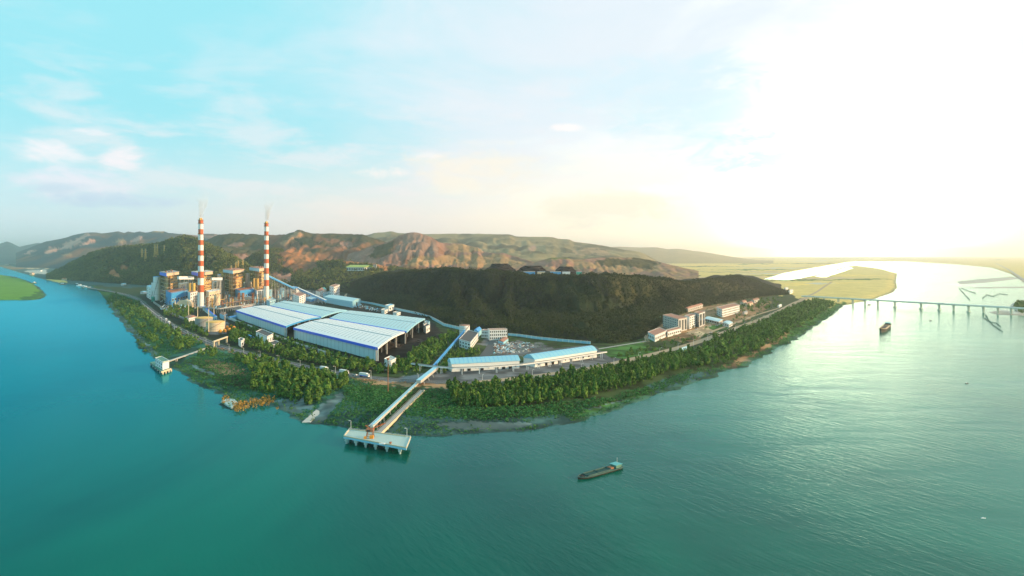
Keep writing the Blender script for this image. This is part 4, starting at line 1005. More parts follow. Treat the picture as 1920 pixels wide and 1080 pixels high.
# silos and blocks
def silo(label, px, row, r, top, m='tank', cat='silo', name='silo', domeh=1.5, dm=None, group='silos of the power station', stairs=True, z=4.0):
    b = G(px, row, z); h = topz(b, top)-z; e = empty(name, b, label, cat, group)
    MB().cyl(b, r, r, z-.4, z+h, 28).build('wall', M[m], e, False)
    MB().dome(b, r*1.03, z+h+.003, domeh, 28).build('roof', M[dm or m], e, True)
    rn = MB()
    for k in range(1, 4): rn.cyl(b, r+.12, r+.12, z+h*k/4, z+h*k/4+.35, 28)
    rn.build('hoop', M['grey'], e)
    st = MB(); n = 14
    for k in range(n):
        a0, a1 = -2.4+1.9*k/n, -2.4+1.9*(k+1)/n; st.beam((b.x+(r+.5)*math.cos(a0), b.y+(r+.5)*math.sin(a0), z+h*k/n), (b.x+(r+.5)*math.cos(a1), b.y+(r+.5)*math.sin(a1), z+h*(k+1)/n), .7, .3)
    st.build('stair', M['steel'], e)
    CLEAR.append([(b.x+(r+2)*math.cos(a), b.y+(r+2)*math.sin(a)) for a in np.linspace(0, 6.28, 9)[:-1]])
    rl = MB(); 
    for i in range(20):
        a = 2*math.pi*i/20; a2 = a+2*math.pi/20; rl.beam((b.x+r*math.cos(a), b.y+r*math.sin(a), z+h+1.1), (b.x+r*math.cos(a2), b.y+r*math.sin(a2), z+h+1.1), .12); rl.beam((b.x+r*math.cos(a), b.y+r*math.sin(a), z+h), (b.x+r*math.cos(a), b.y+r*math.sin(a), z+h+1.1), .1)
    rl.build('railing', M['lconc'], e)
    return e
silo('tall white concrete silo with blue lift tower, at the left end of the plant', 294, 563, 8, 519, 'chwhite', dm='skyblue')
silo('shorter white silo against the tall one at the plant gate', 289, 562, 6.5, 530, 'chwhite', dm='grey')
silo('pair silo of bare concrete between the left boiler houses', 356, 562, 5.5, 522, 'tank')
silo('thick concrete silo left of the middle red roofed boiler house', 415, 560, 8.5, 523, 'lconc', dm='grey')
silo('slim concrete silo touching the middle boiler house', 411, 562, 5, 515, 'lconc', dm='skyblue')
silo('slim grey silo between the two red roofed boiler houses', 464, 557, 6, 513, 'lconc', dm='grey')
silo('pale teal ash silo at the foot of the right chimney', 506, 561, 5.6, 543, 'deckblue', dm='grey')
silo('pale teal ash silo farther right, next to the blue conveyor', 529, 557, 5.4, 540, 'deckblue', dm='grey')
silo('cream absorber tower right of the left chimney', 407, 573, 6.8, 553, 'cream', dm='gold', cat='tower')
silo('small teal drum tank beside the road at the plant gate', 287, 565, 4.2, 557, 'teal', cat='tank', name='tank')
bl = lambda *a, **k: building(*a, **k)
bl('block', 'pale blue white block at the far left corner of the plant', 'building', P3((275, 557), (283, 562), (290, 559)), 30, 'chwhite', 'deckblue', wins=[(0, 2, 4, .3, .25)])
bl('lift_tower', 'tall blue lift tower behind the white silos', 'tower', P3((287, 555), (290, 557), (295, 555)), 53, 'skyblue', 'blue')
bl('filter_house', 'blue walled filter house with brown vents, left of the left chimney', 'building', P3((311, 570), (321, 576), (352, 568)), 31, 'skyblue', 'brick', wins=[(1, 6, 1, .6, .14)])
bl('filter_house', 'blue walled filter house below the middle boiler house', 'building', P3((441, 562), (450, 566), (477, 560)), 27, 'skyblue', 'brick', wins=[(1, 6, 1, .6, .14)])
bl('filter_house', 'cream filter house with white vents right of the left chimney', 'building', P3((386, 568), (392, 572), (415, 566)), 29, 'cream', 'white', wins=[(1, 5, 2, .5, .2)])
bl('control_building', 'white office with square windows left of the left chimney', 'building', P3((352, 571), (357, 574), (371, 570)), 30, 'white', 'redroof', wins=[(1, 4, 4, .4, .45)])
bl('control_building', 'white office with square windows left of the right chimney', 'building', P3((477, 560), (482, 563), (496, 559)), 24, 'white', 'redroof', wins=[(1, 5, 4, .4, .45)])
bl('turbine_hall', 'cream hall linking the left pair of boiler houses', 'building', P3((334, 556), (338, 558), (362, 553)), 36, 'cream', 'lconc', wins=[(1, 6, 2, .4, .2)])
bl('turbine_hall', 'cream hall linking the left chimney and the thick silo', 'building', P3((397, 556), (400, 558), (414, 554)), 40, 'chwhite', 'lconc', wins=[(1, 5, 3, .4, .2)])
bl('turbine_hall', 'pale hall linking the two red roofed boiler houses', 'building', P3((455, 552), (458, 554), (472, 551)), 34, 'cream', 'lconc', wins=[(1, 4, 2, .4, .2)])
def hoist(label, px, row, top, m='gold'):
    b = G(px, row); h = topz(b, top)-4; e = empty('dust_collector', b, label, 'tank', 'dust collectors before the boiler houses')
    for k, dx in enumerate((-4.5, 4.5)):
        MB().cyl((b.x+dx, b.y), 3.2, 3.2, 4+h*.45, 4+h, 14).build('drum', M[m], e); MB().cyl((b.x+dx, b.y), 1, 3.2, 4+h*.2, 4+h*.45, 14).build('hopper', M[m], e)
    lg = MB()
    for dx in (-8, 0, 8):
        for dy in (-3, 3): lg.box((b.x+dx, b.y+dy), .7, .7, 3.6, 4+h*.6)
    lg.each('leg', M['cream'], e); MB().box(b, 18, 8, 4+h*.3, 4+h*.34).build('platform', M['cream'], e)
hoist('twin yellow dust collectors left of the left chimney', 360, 570, 531); hoist('twin golden dust collectors left of the right chimney', 480, 560, 522)
hoist('rusty twin collectors in shade between the chimneys', 452, 568, 549, 'rust'); hoist('dark twin collectors at the foot of the right chimney', 490, 565, 545, 'tank')
def plant_tower(label, px, row, top, w=6, m='cream', m2='rust'):
    b = G(px, row); h = topz(b, top)-4; e = empty('steel_tower', b, label, 'steel tower', 'steel towers of the power station')
    lg = MB()
    for dx in (-w/2, w/2):
        for dy in (-w/2, w/2): lg.box((b.x+dx, b.y+dy), .6, .6, 3.6, 4+h)
    lg.each('leg', M[m], e); k = max(2, int(h/5))
    dk = MB()
    for i in range(1, k+1): dk.box(b, w+1.2, w+1.2, 4+h*i/k-.2, 4+h*i/k+.2)
    dk.build('platform', M[m], e); br = MB()
    for i in range(k):
        s_ = 1 if i % 2 else -1; br.beam((b.x-w/2*s_, b.y-w/2-.1, 4+h*i/k), (b.x+w/2*s_, b.y-w/2-.1, 4+h*(i+1)/k), .35)
    br.build('brace', M[m2], e); MB().cyl(b, w*.28, w*.28, 4.2, 4+h*.92, 12).build('vessel', M[m2], e)
TW = [(318, 566, 545, 5, 'cream', 'gold', 'cream steel tower with golden vessel left of the blue filter house'), (340, 570, 552, 6, 'steel', 'rust', 'brown steel tower below the blue filter house'), (366, 575, 556, 5, 'steel', 'tank', 'dark steel tower at the left foot of the left chimney'),
      (389, 575, 556, 6, 'cream', 'rust', 'cream steel tower with rusty vessel right of the left chimney'), (398, 577, 560, 5, 'steel', 'gold', 'low steel tower right of the cream one by the left chimney'), (424, 571, 552, 5, 'steel', 'lconc', 'steel tower in the gap before the middle boiler house'), (436, 572, 556, 5, 'steel', 'rust', 'rusty tower left of the middle filter house'),
      (474, 570, 548, 6, 'steel', 'brick', 'red brown tower left of the right chimney'), (487, 571, 552, 5, 'steel', 'tank', 'grey tower at the left foot of the right chimney'), (516, 560, 542, 6, 'steel', 'rust', 'rusty tower between the two teal ash silos'), (522, 558, 545, 5, 'lconc', 'deckblue', 'pale tower left of the far teal ash silo'),
      (538, 558, 544, 5, 'lconc', 'tank', 'pale tower right of the far teal ash silo'), (346, 557, 534, 5, 'cream', 'blue', 'cream tower with blue vessel between the left boiler houses'), (404, 560, 536, 5, 'cream', 'lconc', 'cream tower under the second gallery bridge'), (460, 560, 540, 5, 'cream', 'gold', 'cream tower right of the middle boiler house')]
for px, row, top, w, m, m2, lab in TW: plant_tower(lab, px, row, top, w, m, m2)
def arch_hall(label, px, row, w, d, h, m):
    b = G(px, row); e = empty('arched_hall', b, label, 'building', 'arched duct halls'); mb = MB(); n = 12; vs = []
    for y in (0, d):
        for i in range(n+1): a = math.pi*i/n; vs.append((b.x-w/2*math.cos(a), b.y+y, 4+h*.35+h*.65*math.sin(a)))
        vs += [(b.x+w/2, b.y+y, 3.5), (b.x-w/2, b.y+y, 3.5)]
    k = n+3; fs = [(i, k+i, k+(i+1) % k, (i+1) % k) for i in range(k)]+[tuple(range(k)), tuple(reversed(range(k, 2*k)))]
    mb.add(vs, [tuple(reversed(f)) for f in fs]).build('shell', M[m], e)
    windows(e, (b.x-w*.4, b.y-.3), (b.x+w*.4, b.y-.3), 4.2, 4+h*.4, 5, 1, .5, .7)
arch_hall('arched grey and yellow duct hall at the front left of the plant', 343, 577, 30, 18, 17, 'cream')
arch_hall('brown arched duct hall below the middle filter house', 463, 568, 30, 16, 15, 'tank')
# low plant clutter: pipe bridges, small houses
def piperack(label, pts, z, w=2.2, post=12, m='lconc', pm='grey', name='pipe_rack', group='pipe racks', zb=4.0, thick=.9, side_rail=True, cat='pipe rack', zs=None):
    P = [G(x, y, zb) for x, y in pts]; e = empty(name, P[0], label, cat, group); dk = MB(); ps = MB(); pi = MB()
    for i in range(len(P)-1):
        a, b = P[i], P[i+1]; L = (b-a).length; za, zc = (z, z) if zs is None else (zs[i], zs[i+1]); d = (b-a).normalized(); n = Vector((-d.y, d.x, 0))
        dk.beam((a.x, a.y, za), (b.x, b.y, zc), w, thick)
        for s in (-.3, .05, .35): pi.beam((a.x+n.x*w*s, a.y+n.y*w*s, za+thick*.5+.35), (b.x+n.x*w*s, b.y+n.y*w*s, zc+thick*.5+.35), .45)
        nn = max(1, int(L/post))
        for k in range(nn):
            p = a.lerp(b, (k+.5)/nn); zz = za+(zc-za)*(k+.5)/nn
            for s in (-.42, .42): ps.beam((p.x+n.x*w*s, p.y+n.y*w*s, zb-.4), (p.x+n.x*w*s, p.y+n.y*w*s, zz), .55)
    dk.build('deck', M[m], e); ps.each('post', M[m], e); pi.build('pipe', M[pm], e); return e
piperack('long pipe rack on posts in front of the blue vaulted stores', [(772, 693), (806, 698), (850, 702), (915, 700), (978, 695), (1040, 686), (1100, 676), (1137, 670)], 10, 2.6, 14, 'white')
piperack('thin white pipeline running past the fronts of the coal sheds', [(425, 597), (470, 615), (517, 633), (556, 648), (620, 668)], 7, 1.6, 10, 'white', 'lconc')
piperack('grey pipe bridge between left chimney and first coal shed', [(376, 583), (410, 587), (440, 582), (478, 577)], 12, 5, 9, 'grey', 'lconc')
piperack('rusty pipe rack crossing behind the first coal shed', [(415, 578), (452, 572), (500, 568)], 13, 4, 10, 'steel', 'rust')
piperack('blue pipe gallery from left chimney toward the tanks', [(381, 580), (393, 590), (405, 600)], 10, 4, 7, 'deckblue', 'blue')
piperack('low pipe rack on the left roadside before the arched hall', [(288, 568), (305, 580), (325, 591), (345, 600)], 7, 2, 10, 'lconc', 'grey')
bl('house', 'white hut with windows between the chimney and the coal sheds', 'hut', P3((452, 587), (457, 590), (480, 586)), 11, 'white', 'brick', wins=[(1, 4, 1, .4, .5), (0, 1, 1, .5, .6)])
bl('house', 'small pale blue hut beside the left end of the first coal shed', 'hut', P3((412, 596), (419, 599), (426, 596)), 8, 'deckblue', 'redroof', kind='gable', wins=[(1, 2, 1, .4, .5)])
bl('house', 'white hut behind the first shed, next to the right chimney', 'hut', P3((500, 573), (506, 575.5), (517, 572)), 12, 'deckblue', 'lconc', wins=[(1, 3, 2, .4, .5)])
bl('house', 'white hut with red roof beside the oil tanks', 'hut', P3((348, 600), (354, 603), (369, 600)), 6, 'white', 'redroof', kind='gable', wins=[(1, 4, 1, .3, .5)])
bl('shed', 'low blue roofed shed beside the coal shed corner and the masts', 'shed', P3((427, 598), (432, 600), (446, 597)), 4, 'deckblue', 'skyblue', kind='gable')
bl('transfer_house', 'white windowed transfer house standing behind the cyan roof', 'building', P3((549, 568), (561, 573), (573, 568)), 21, 'white', 'redroof', wins=[(0, 3, 4, .3, .35), (1, 3, 4, .35, .4)])
bl('transfer_house', 'white and blue transfer house where the two conveyors meet', 'building', P3((545, 552), (556, 555), (561, 552)), 20, 'white', 'skyblue', wins=[(0, 4, 3, .4, .4), (1, 2, 3, .4, .4)])
bl('office_building', 'four storey white office at the foot of the dark hill', 'building', P3((618, 560), (626, 562), (637, 556)), 33, 'white', 'redroof', wins=[(0, 2, 4, .4, .4), (1, 4, 4, .4, .4)])
bl('house', 'pale blue annex of the four storey office', 'building', P3((606, 559), (612, 561), (622, 558)), 13, 'deckblue', 'grey', wins=[(1, 3, 2, .4, .4)])
bl('house', 'white house with red roof left of the four storey office', 'house', P3((592, 555), (600, 557), (608, 553)), 15, 'white', 'redroof', kind='gable', wins=[(1, 3, 2, .4, .4)])
bl('house', 'small house with teal roof behind the red roofed one', 'house', P3((596, 550), (604, 552), (612, 549)), 12, 'lconc', 'teal', kind='gable')
bl('shed', 'long curved pale blue shed with open end behind the coal sheds', 'shed', P3((608, 567), (661, 577), (676, 571)), 13.5, 'deckblue', 'roofcyan', kind='gable', rh=2.5, doors=[(1, .5, 14, 9)])
bl('round_basin', 'low blue walled pump basin beside the white transfer house', 'basin', P3((573, 563), (584, 566), (594, 562)), 5, 'skyblue', 'deckblue')
for i, (l, n, r, h, lab, wl, rf) in enumerate([((722, 582), (729, 584), (739, 581), 10, 'small white blue hut on the yard road below the dark hill', 'white', 'deckblue'), ((715, 587), (721, 589), (727, 586), 6, 'white hut with pale roof beside the yard road hut', 'white', 'lconc'),
        ((794, 622), (799, 625), (806, 621), 9, 'white hut beside the open end of the cyan roofed shed', 'white', 'darkroof'), ((737, 590), (744, 592), (751, 590), 4, 'low white shelter on the yard behind the sheds', 'white', 'lconc'), ((793, 618), (800, 620), (806, 613), 8, 'flat grey blue roofed store behind the cyan shed', 'deckblue', 'grey')]):
    bl('hut', lab, 'hut', P3(l, n, r), h, wl, rf, wins=[(1, 2, 1, .4, .4)])
bl('store', 'white walled dark roofed store among trees before the coal sheds', 'building', P3((480, 636), (501, 646), (512, 640)), 9.5, 'white', 'darkroof', wins=[(1, 3, 1, .3, .4)])
bl('annex', 'low white annex with dark roof below the tree hidden store', 'building', P3((503, 648), (513, 653), (526, 649)), 3.5, 'white', 'darkroof', doors=[(1, .5, 3, 2.5)])
bl('carport', 'bent pale blue canopy among trees left of the dark roofed store', 'canopy', P3((461, 632), (466, 635), (477, 636)), 3, 'deckblue', 'skyblue', kind='gable', rh=1)
bl('pump_hut', 'small white pump hut near the road below the canopy', 'hut', P3((447, 647), (452, 651), (457, 648)), 7, 'white', 'darkroof', kind='flat', wins=[(1, 1, 1, .4, .4)])
silo('little white round tank above the pump hut by the road', 454.5, 644, 2.6, 636, 'white', cat='tank', name='tank')
bl('conveyor_house', 'white and blue hut on the yard edge beside the red mast', 'hut', P3((721, 686), (731, 691), (742, 685)), 6.5, 'white', 'lconc', wins=[(0, 2, 1, .4, .4)])

# ---- yard of the grey roofed workshop
silo('white drum tower with red roof at the head of the blue conveyor', 871, 628, 7.5, 610, 'white', cat='tower', name='transfer_tower', dm='redroof', domeh=1.0)
bl('workshop', 'dark flat roofed workshop with pale columns beside the blue conveyor', 'building', P3((861, 650), (882, 657), (897, 637)), 9, 'white', 'darkroof', wins=[(0, 4, 2, .5, .45), (1, 7, 2, .5, .45)], parapet=.5)
bl('office_building', 'three storey white office with red roof below the dark hill', 'building', RC((918, 638), (951, 637), 12), 14, 'white', 'redroof', wins=[(0, 9, 3, .5, .5)])
bl('office_wing', 'white two storey wing with red roof left of the three storey office', 'building', RC((903, 633), (917.5, 633.5), 12), 10, 'white', 'redroof', wins=[(0, 5, 2, .5, .5)])
bl('house', 'low white house with two brown red roofs before the offices', 'house', P3((934, 644), (944, 647), (953, 640)), 4, 'deckblue', 'redroof', kind='gable')
bl('shed', 'light blue gabled shed between workshop and office wing', 'shed', P3((889, 628), (897, 632), (903, 626)), 7, 'deckblue', 'skyblue', kind='gable')
# wall along the foot of the hill
def run_wall(label, pts, h, m, th=.8, name='wall_fence', cat='wall', caps=True):
    P = [G(x, y) for x, y in pts]; e = empty(name, P[0], label, cat); w = MB(); c = MB(); k = MB()
    for a, b in zip(P, P[1:]):
        w.beam((a.x, a.y, 4+h/2-.3), (b.x, b.y, 4+h/2-.3), th, h+.6); c.beam((a.x, a.y, 4+h+.15), (b.x, b.y, 4+h+.15), th+.5, .3)
        n = int((b-a).length/9)
        for i in range(n): p = a.lerp(b, (i+.5)/n); k.box(p, 1.1, 1.1, 3.7, 4+h+.4)
    w.build('panel', M[m], e); c.build('coping', M['lconc'], e); k.build('pillar', M['white'], e)
run_wall('long pale blue wall along the foot of the dark hill, left of the drum tower', [(676, 567), (700, 571), (738, 580), (780, 589), (807, 597), (820, 604), (832, 611), (862, 618)], 4.2, 'deckblue')
run_wall('pale blue wall along the hill foot from the red roofed office to the field', [(953, 629), (975, 631), (1010, 636), (1050, 640), (1107, 645)], 3.2, 'deckblue')

# ---- conveyors
def conveyor(label, p, q, w, h, body, roofm, posts=True, zb=4.0, n=8, group='covered conveyors'):
    p, q = Vector(p), Vector(q); e = empty('conveyor', (p.x, p.y, zb), label, 'conveyor', group); d = (q-p).normalized()
    MB().beam(p, q, w, h).build('gallery', M[body], e)
    up = Vector((0, 0, h/2+.2)); MB().beam(p+up, q+up, w+.5, .4).build('roof', M[roofm], e)
    if posts:
        ps = MB(); s = Vector((-d.y, d.x, 0)).normalized()*w*.5
        for k in range(n):
            c = p.lerp(q, (k+.5)/n)
            if c.z-zb < 3: continue
            for sg in (-1, 1): ps.beam(Vector((c.x, c.y, zb-.5))+s*sg*1.7, c+s*sg*.8, .6)
            m_ = Vector((c.x, c.y, (c.z+zb)/2)); ps.beam(m_-s*1.3, m_+s*1.3, .35)
        ps.build('trestle', M['lconc'], e)
    return e
zt = lambda px, py, D: GD(px, py, D)
conveyor('long sloping blue and cream conveyor from right chimney down to the transfer house', GD(503, 518, 1640), GD(551, 541, 1850), 5, 4.5, 'skyblue', 'cream')
conveyor('blue covered conveyor from the transfer house down to the curved shed', GD(559, 541, 1800), GD(611, 564, 1560), 4.5, 4, 'skyblue', 'white')
conveyor('straight blue conveyor from the white drum tower down to the road', GD(873, 618, 975), GD(813, 687, 665), 1.7, 1.7, 'skyblue', 'skyblue')
conveyor('white gallery bridge between first and second boiler house', GD(334, 521, 1570), GD(362, 521, 1620), 5, 7, 'chwhite', 'lconc', n=4)
conveyor('white gallery bridge between second boiler house and thick silo', GD(397, 523, 1590), GD(416, 523, 1610), 5, 6, 'chwhite', 'lconc', n=3)
conveyor('grey belt bridge hut above the road where the pier conveyor starts', GD(818, 690, 660), GD(785, 716, 590), 4, 2.5, 'lconc', 'deckblue', n=4)
# the pier: trestle, belt, platform
def pier():
    ztp = 6.0
    c = [G(656, 805, ztp-1.5), G(645, 818, ztp-1.5), G(762, 840, ztp-1.5), G(770, 820, ztp-1.5)]
    cc = cen(c); e = empty('jetty', (cc.x, cc.y, 0), 'pale concrete unloading jetty on piles standing in the green river', 'jetty')
    MB().prism(c, 3.4, 4.5).build('deck', M['pier'], e)
    ed = MB(); P = c
    for a, b in zip(P, P[1:]+P[:1]): ed.beam((a.x, a.y, 4.75), (b.x, b.y, 4.75), .5, .55)
    ed.build('kerb', M['cream'], e)
    for t in (.04, .2, .36, .52, .70, .90):
        a = P[1].lerp(P[2], t); d = (P[0]-P[1])*.9
        pl = MB(); pl.prism([(a.x-1.0, a.y-.3), (a.x+1.0, a.y-.3), (a.x+1.0, a.y+1.4), (a.x-1.0, a.y+1.4)], 1.6, 3.4)
        pl.cyl((a.x, a.y+.5), .45, .8, -2, 1.6, 8); pl.beam((a.x, a.y+.3, 2.6), (a.x+d.x*.9, a.y+d.y*.9, 2.6), .9, 1.2)
        pl.cyl((a.x+d.x*.85, a.y+d.y*.85), .7, .7, -2, 2.6, 8); pl.build('pile', M['pier'], e)
    fd = MB()
    for t in (.44, .6, .12, .8):
        a = P[1].lerp(P[2], t)
        for i in range(10):
            a0, a1 = 2*math.pi*i/10, 2*math.pi*(i+1)/10; fd.beam((a.x+.9*math.cos(a0), a.y-.5, 2.3+.9*math.sin(a0)), (a.x+.9*math.cos(a1), a.y-.5, 2.3+.9*math.sin(a1)), .35)
    fd.build('fender', M['tyre'], e)
    fs = MB(); a, b = P[1], P[2]; fs.beam((a.x, a.y-.3, 3.7), (b.x, b.y-.3, 3.7), .4, .9); fs.build('edge_beam', M['deckblue'], e)
    rl = MB()
    for a, b in ((P[0], P[3]), (P[0], P[1]), (P[3], P[2])):
        n = 12
        for i in range(n): p = a.lerp(b, i/n); q = a.lerp(b, (i+1)/n); rl.beam((p.x, p.y, 4.5), (p.x, p.y, 5.6), .1); rl.beam((p.x, p.y, 5.55), (q.x, q.y, 5.55), .1)
    rl.build('railing', M['white'], e)
    # roadway trestle
    a, b = G(708, 812, 4.5), G(792, 731, 5.5); t = empty('trestle_road', (a.x, a.y, 0), 'narrow access roadway on pillars from bank to jetty', 'causeway')
    MB().beam((a.x, a.y, 4.1), (b.x, b.y, 5.0), 3.6, .7).build('roadway', M['grey'], t)
    d = (b-a).normalized(); n = Vector((-d.y, d.x, 0)); sd = MB(); s = 1.9 if n.x < 0 else 1.9
    off = n*(-2.0 if n.x < 0 else 2.0)
    sd.beam((a.x+off.x, a.y+off.y, 3.6), (b.x+off.x, b.y+off.y, 4.6), .35, 1.9); sd.build('side_girder', M['cream'], t)
    pp = MB()
    for k in range(9): p = a.lerp(b, (k+.5)/9); pp.box(p, .9, 2.6, -2, 4.0, math.atan2(d.y, d.x))
    pp.each('pillar', M['pier'], t)
    rr = MB()
    for sg in (-1, 1):
        for k in range(16): p = a.lerp(b, k/16)+n*1.6*sg; q = a.lerp(b, (k+1)/16)+n*1.6*sg; zz = 4.4+.9*k/16; rr.beam((p.x, p.y, zz), (p.x, p.y, zz+1), .09); rr.beam((p.x, p.y, zz+1), (q.x, q.y, zz+1.05), .09)
    rr.build('railing', M['lconc'], t)
    # belt
    a, b = GD(697, 800, 436), GD(788, 714, 615); e2 = empty('belt_conveyor', (a.x, a.y, 0), 'light blue topped belt conveyor running from bank down to the jetty', 'conveyor')
    MB().beam(a, b, 2.0, 1.2).build('gallery', M['lconc'], e2)
    u = Vector((0, 0, .95)); MB().beam(a+u, b+u, 1.2, .5).build('cover', M['deckblue'], e2)
    d = (b-a).normalized(); n = Vector((-d.y, d.x, 0)).normalized(); u2 = Vector((0, 0, .5))
    MB().beam(a+n*1.7+u2, b+n*1.7+u2, .5, .6).build('walkway', M['white'], e2)
    ps = MB()
    for k in range(9):
        c = a.lerp(b, (k+.5)/9)
        for sg in (-1, 1): ps.beam(Vector((c.x, c.y, -1.5))+n*1.6*sg, c+n*.9*sg, .45)
    ps.each('trestle', M['lconc'], e2)
    # grab crane
    g = G(694, 820, 4.5); k = empty('unloading_crane', g, 'rust red unloading crane on the jetty at the belt head', 'crane')
    lg = MB()
    for dx in (-2.2, 2.2):
        for dy in (-2, 2): lg.beam((g.x+dx, g.y+dy, 4.5), (g.x+dx*.7, g.y+dy*.7, 8.5), .35)
    for z0 in (5.8, 7.2):
        for (x0, y0), (x1, y1) in zip(((-2, -2), (2, -2), (2, 2), (-2, 2)), ((2, -2), (2, 2), (-2, 2), (-2, -2))): lg.beam((g.x+x0, g.y+y0, z0), (g.x+x1, g.y+y1, z0), .2)
    lg.each('leg', M['rust'], k); MB().box(g, 4.6, 4, 8.5, 10.0).build('cab', M['rust'], k); MB().box((g.x-.5, g.y-1.6), 2, 1.4, 8.7, 9.6).build('window', M['glass'], k)
    bm = MB(); bm.beam((g.x, g.y, 9.6), (g.x+9, g.y+4, 12.5), .5); bm.beam((g.x, g.y, 10), (g.x-3, g.y, 12), .4); bm.beam((g.x-3, g.y, 12), (g.x+9, g.y+4, 12.5), .12); bm.build('boom', M['brick'], k)
    MB().box((g.x+1.5, g.y-2.6), 2.4, 2, 4.5, 6.4).box((g.x-2.5, g.y-2.8), 1.6, 1.6, 4.5, 5.8).build('hopper', M['orange'], k)
    for px, py, lab in ((658, 806, 'thin white lamp post at the left end of the jetty'), (763, 821, 'thin white lamp post at the right end of the jetty')):
        p = G(px, py, 4.5); t_ = MB(); t_.cyl(p, .15, .1, 4.5, 10.5, 6); t_.beam((p.x, p.y, 10.5), (p.x-1, p.y, 10.7), .15); t_.box((p.x-1.1, p.y), .8, .4, 10.5, 10.75); tag(t_.build('lamp_post', M['white']), lab, 'lamp post')
    for px, py, w, lab, m_ in ((717, 833, 2.4, 'small white dinghy lying on the jetty deck', 'white'), (732, 832, 1.7, 'brown mooring bollard on the jetty deck', 'rust')):
        p = G(px, py, 4.5); t_ = MB()
        if m_ == 'rust': t_.cyl(p, .7, .5, 4.5, 5.3, 10).cyl(p, .95, .95, 5.3, 5.6, 10)
        else:
            pts = [(p.x+x, p.y+y) for x, y in ((-1.8, -.5), (1.0, -.7), (1.9, 0), (1.0, .7), (-1.8, .5))]; t_.prism(pts, 4.5, 5.2, -.12)
        tag(t_.build('dinghy' if m_ == 'white' else 'bollard', M[m_]), lab, 'boat' if m_ == 'white' else 'bollard')
pier()
# ---- pump house on its own platform
def pumphouse():
    c = [G(281, 679, 3), G(302.5, 697, 3), G(321, 691, 3), G(300, 676, 3)]; cc = cen(c); e = empty('pump_platform', (cc.x, cc.y, 0), 'small pile platform in the river carrying the white pump house', 'platform')
    MB().prism(c, 2.2, 3.0).build('deck', M['green'], e)
    MB().beam((c[1].x, c[1].y-.2, 2.5), (c[2].x, c[2].y-.2, 2.5), .5, 1.6).build('edge_beam', M['cream'], e)
    for t in (.05, .25, .45, .65, .85):
        a = c[0].lerp(c[1], t); MB().cyl((a.x+.5, a.y+.5), .9, .9, -2, 2.2, 8).build('pile', M['lconc'], e)
    for t in (.1, .4, .7, .95):
        a = c[1].lerp(c[2], t); MB().cyl((a.x, a.y+.8), .9, .9, -2, 2.2, 8).build('pile', M['cream'], e)
    building('pump_house', 'white pump house with green grey roof standing on the pile platform', 'building', P3((291, 685), (305, 693.5), (317, 690), 3.0), 7.2, 'white', 'green', wins=[(0, 4, 2, .45, .45)], z=3.0, parapet=.4)
    a, b = G(306, 680, 4.5), G(394, 651, 4.5); t = empty('footbridge', (a.x, a.y, 0), 'pale footbridge from the bank out to the pump house', 'footbridge')
    MB().beam((a.x, a.y, 4.2), (b.x, b.y, 4.4), 3.4, .6).build('deck', M['lconc'], t); d = (b-a).normalized(); n = Vector((-d.y, d.x, 0)); s = -n if n.y > 0 else n
    MB().beam((a.x+s.x*1.8, a.y+s.y*1.8, 3.4), (b.x+s.x*1.8, b.y+s.y*1.8, 4.1), .3, 1.8).build('side_girder', M['cream'], t)
    for k in range(6): p = a.lerp(b, (k+.5)/6); MB().box(p, 1.2, 2.2, -1, 4.0, math.atan2(d.y, d.x)).build('pillar', M['lconc'], t)
    g = empty('pipe_portal', G(408, 647), 'cream box beam pipe portal crossing the road at the footbridge', 'pipe portal')
    p, q = G(400, 652), G(426, 642); z1 = 11.5
    MB().beam((p.x, p.y, z1), (q.x, q.y, z1), 2.2, 1.4).build('beam', M['cream'], g)
    for t_ in (.04, .36, .96): r = p.lerp(q, t_); MB().box(r, 1.6, 1.6, 3.6, z1-.7).build('leg', M['cream'], g)
pumphouse()
# little quay and slipway
tag(MB().prism([tuple(G(x, y, 1.4)[:2]) for x, y in ((414, 752), (434, 764), (446, 755), (440, 748), (425, 747))], -2, 1.4).build('quay', M['pier']), 'small grey stone quay with golden reeds around it', 'quay')
def slip():
    P = [G(*p, 3.0) for p in ((574, 785), (600, 765), (620, 750), (638, 736))]; mb = MB(); zs = [.5, 1.6, 2.8, 3.8]
    for i in range(3):
        a, b = P[i], P[i+1]; d = (b-a).normalized(); n = Vector((-d.y, d.x, 0))*3
        A, B = (Vector((a.x, a.y, zs[i])), Vector((b.x, b.y, zs[i+1]))); vs = [A-n, A+n, B+n, B-n]; vs = vs+[v-Vector((0, 0, 2)) for v in vs]
        mb.add(vs, [(0, 3, 2, 1), (4, 5, 6, 7), (0, 1, 5, 4), (2, 3, 7, 6), (1, 2, 6, 5), (3, 0, 4, 7)])
    tag(mb.build('slipway', M['lconc']), 'old concrete slipway running into the river left of the jetty', 'slipway')
slip()

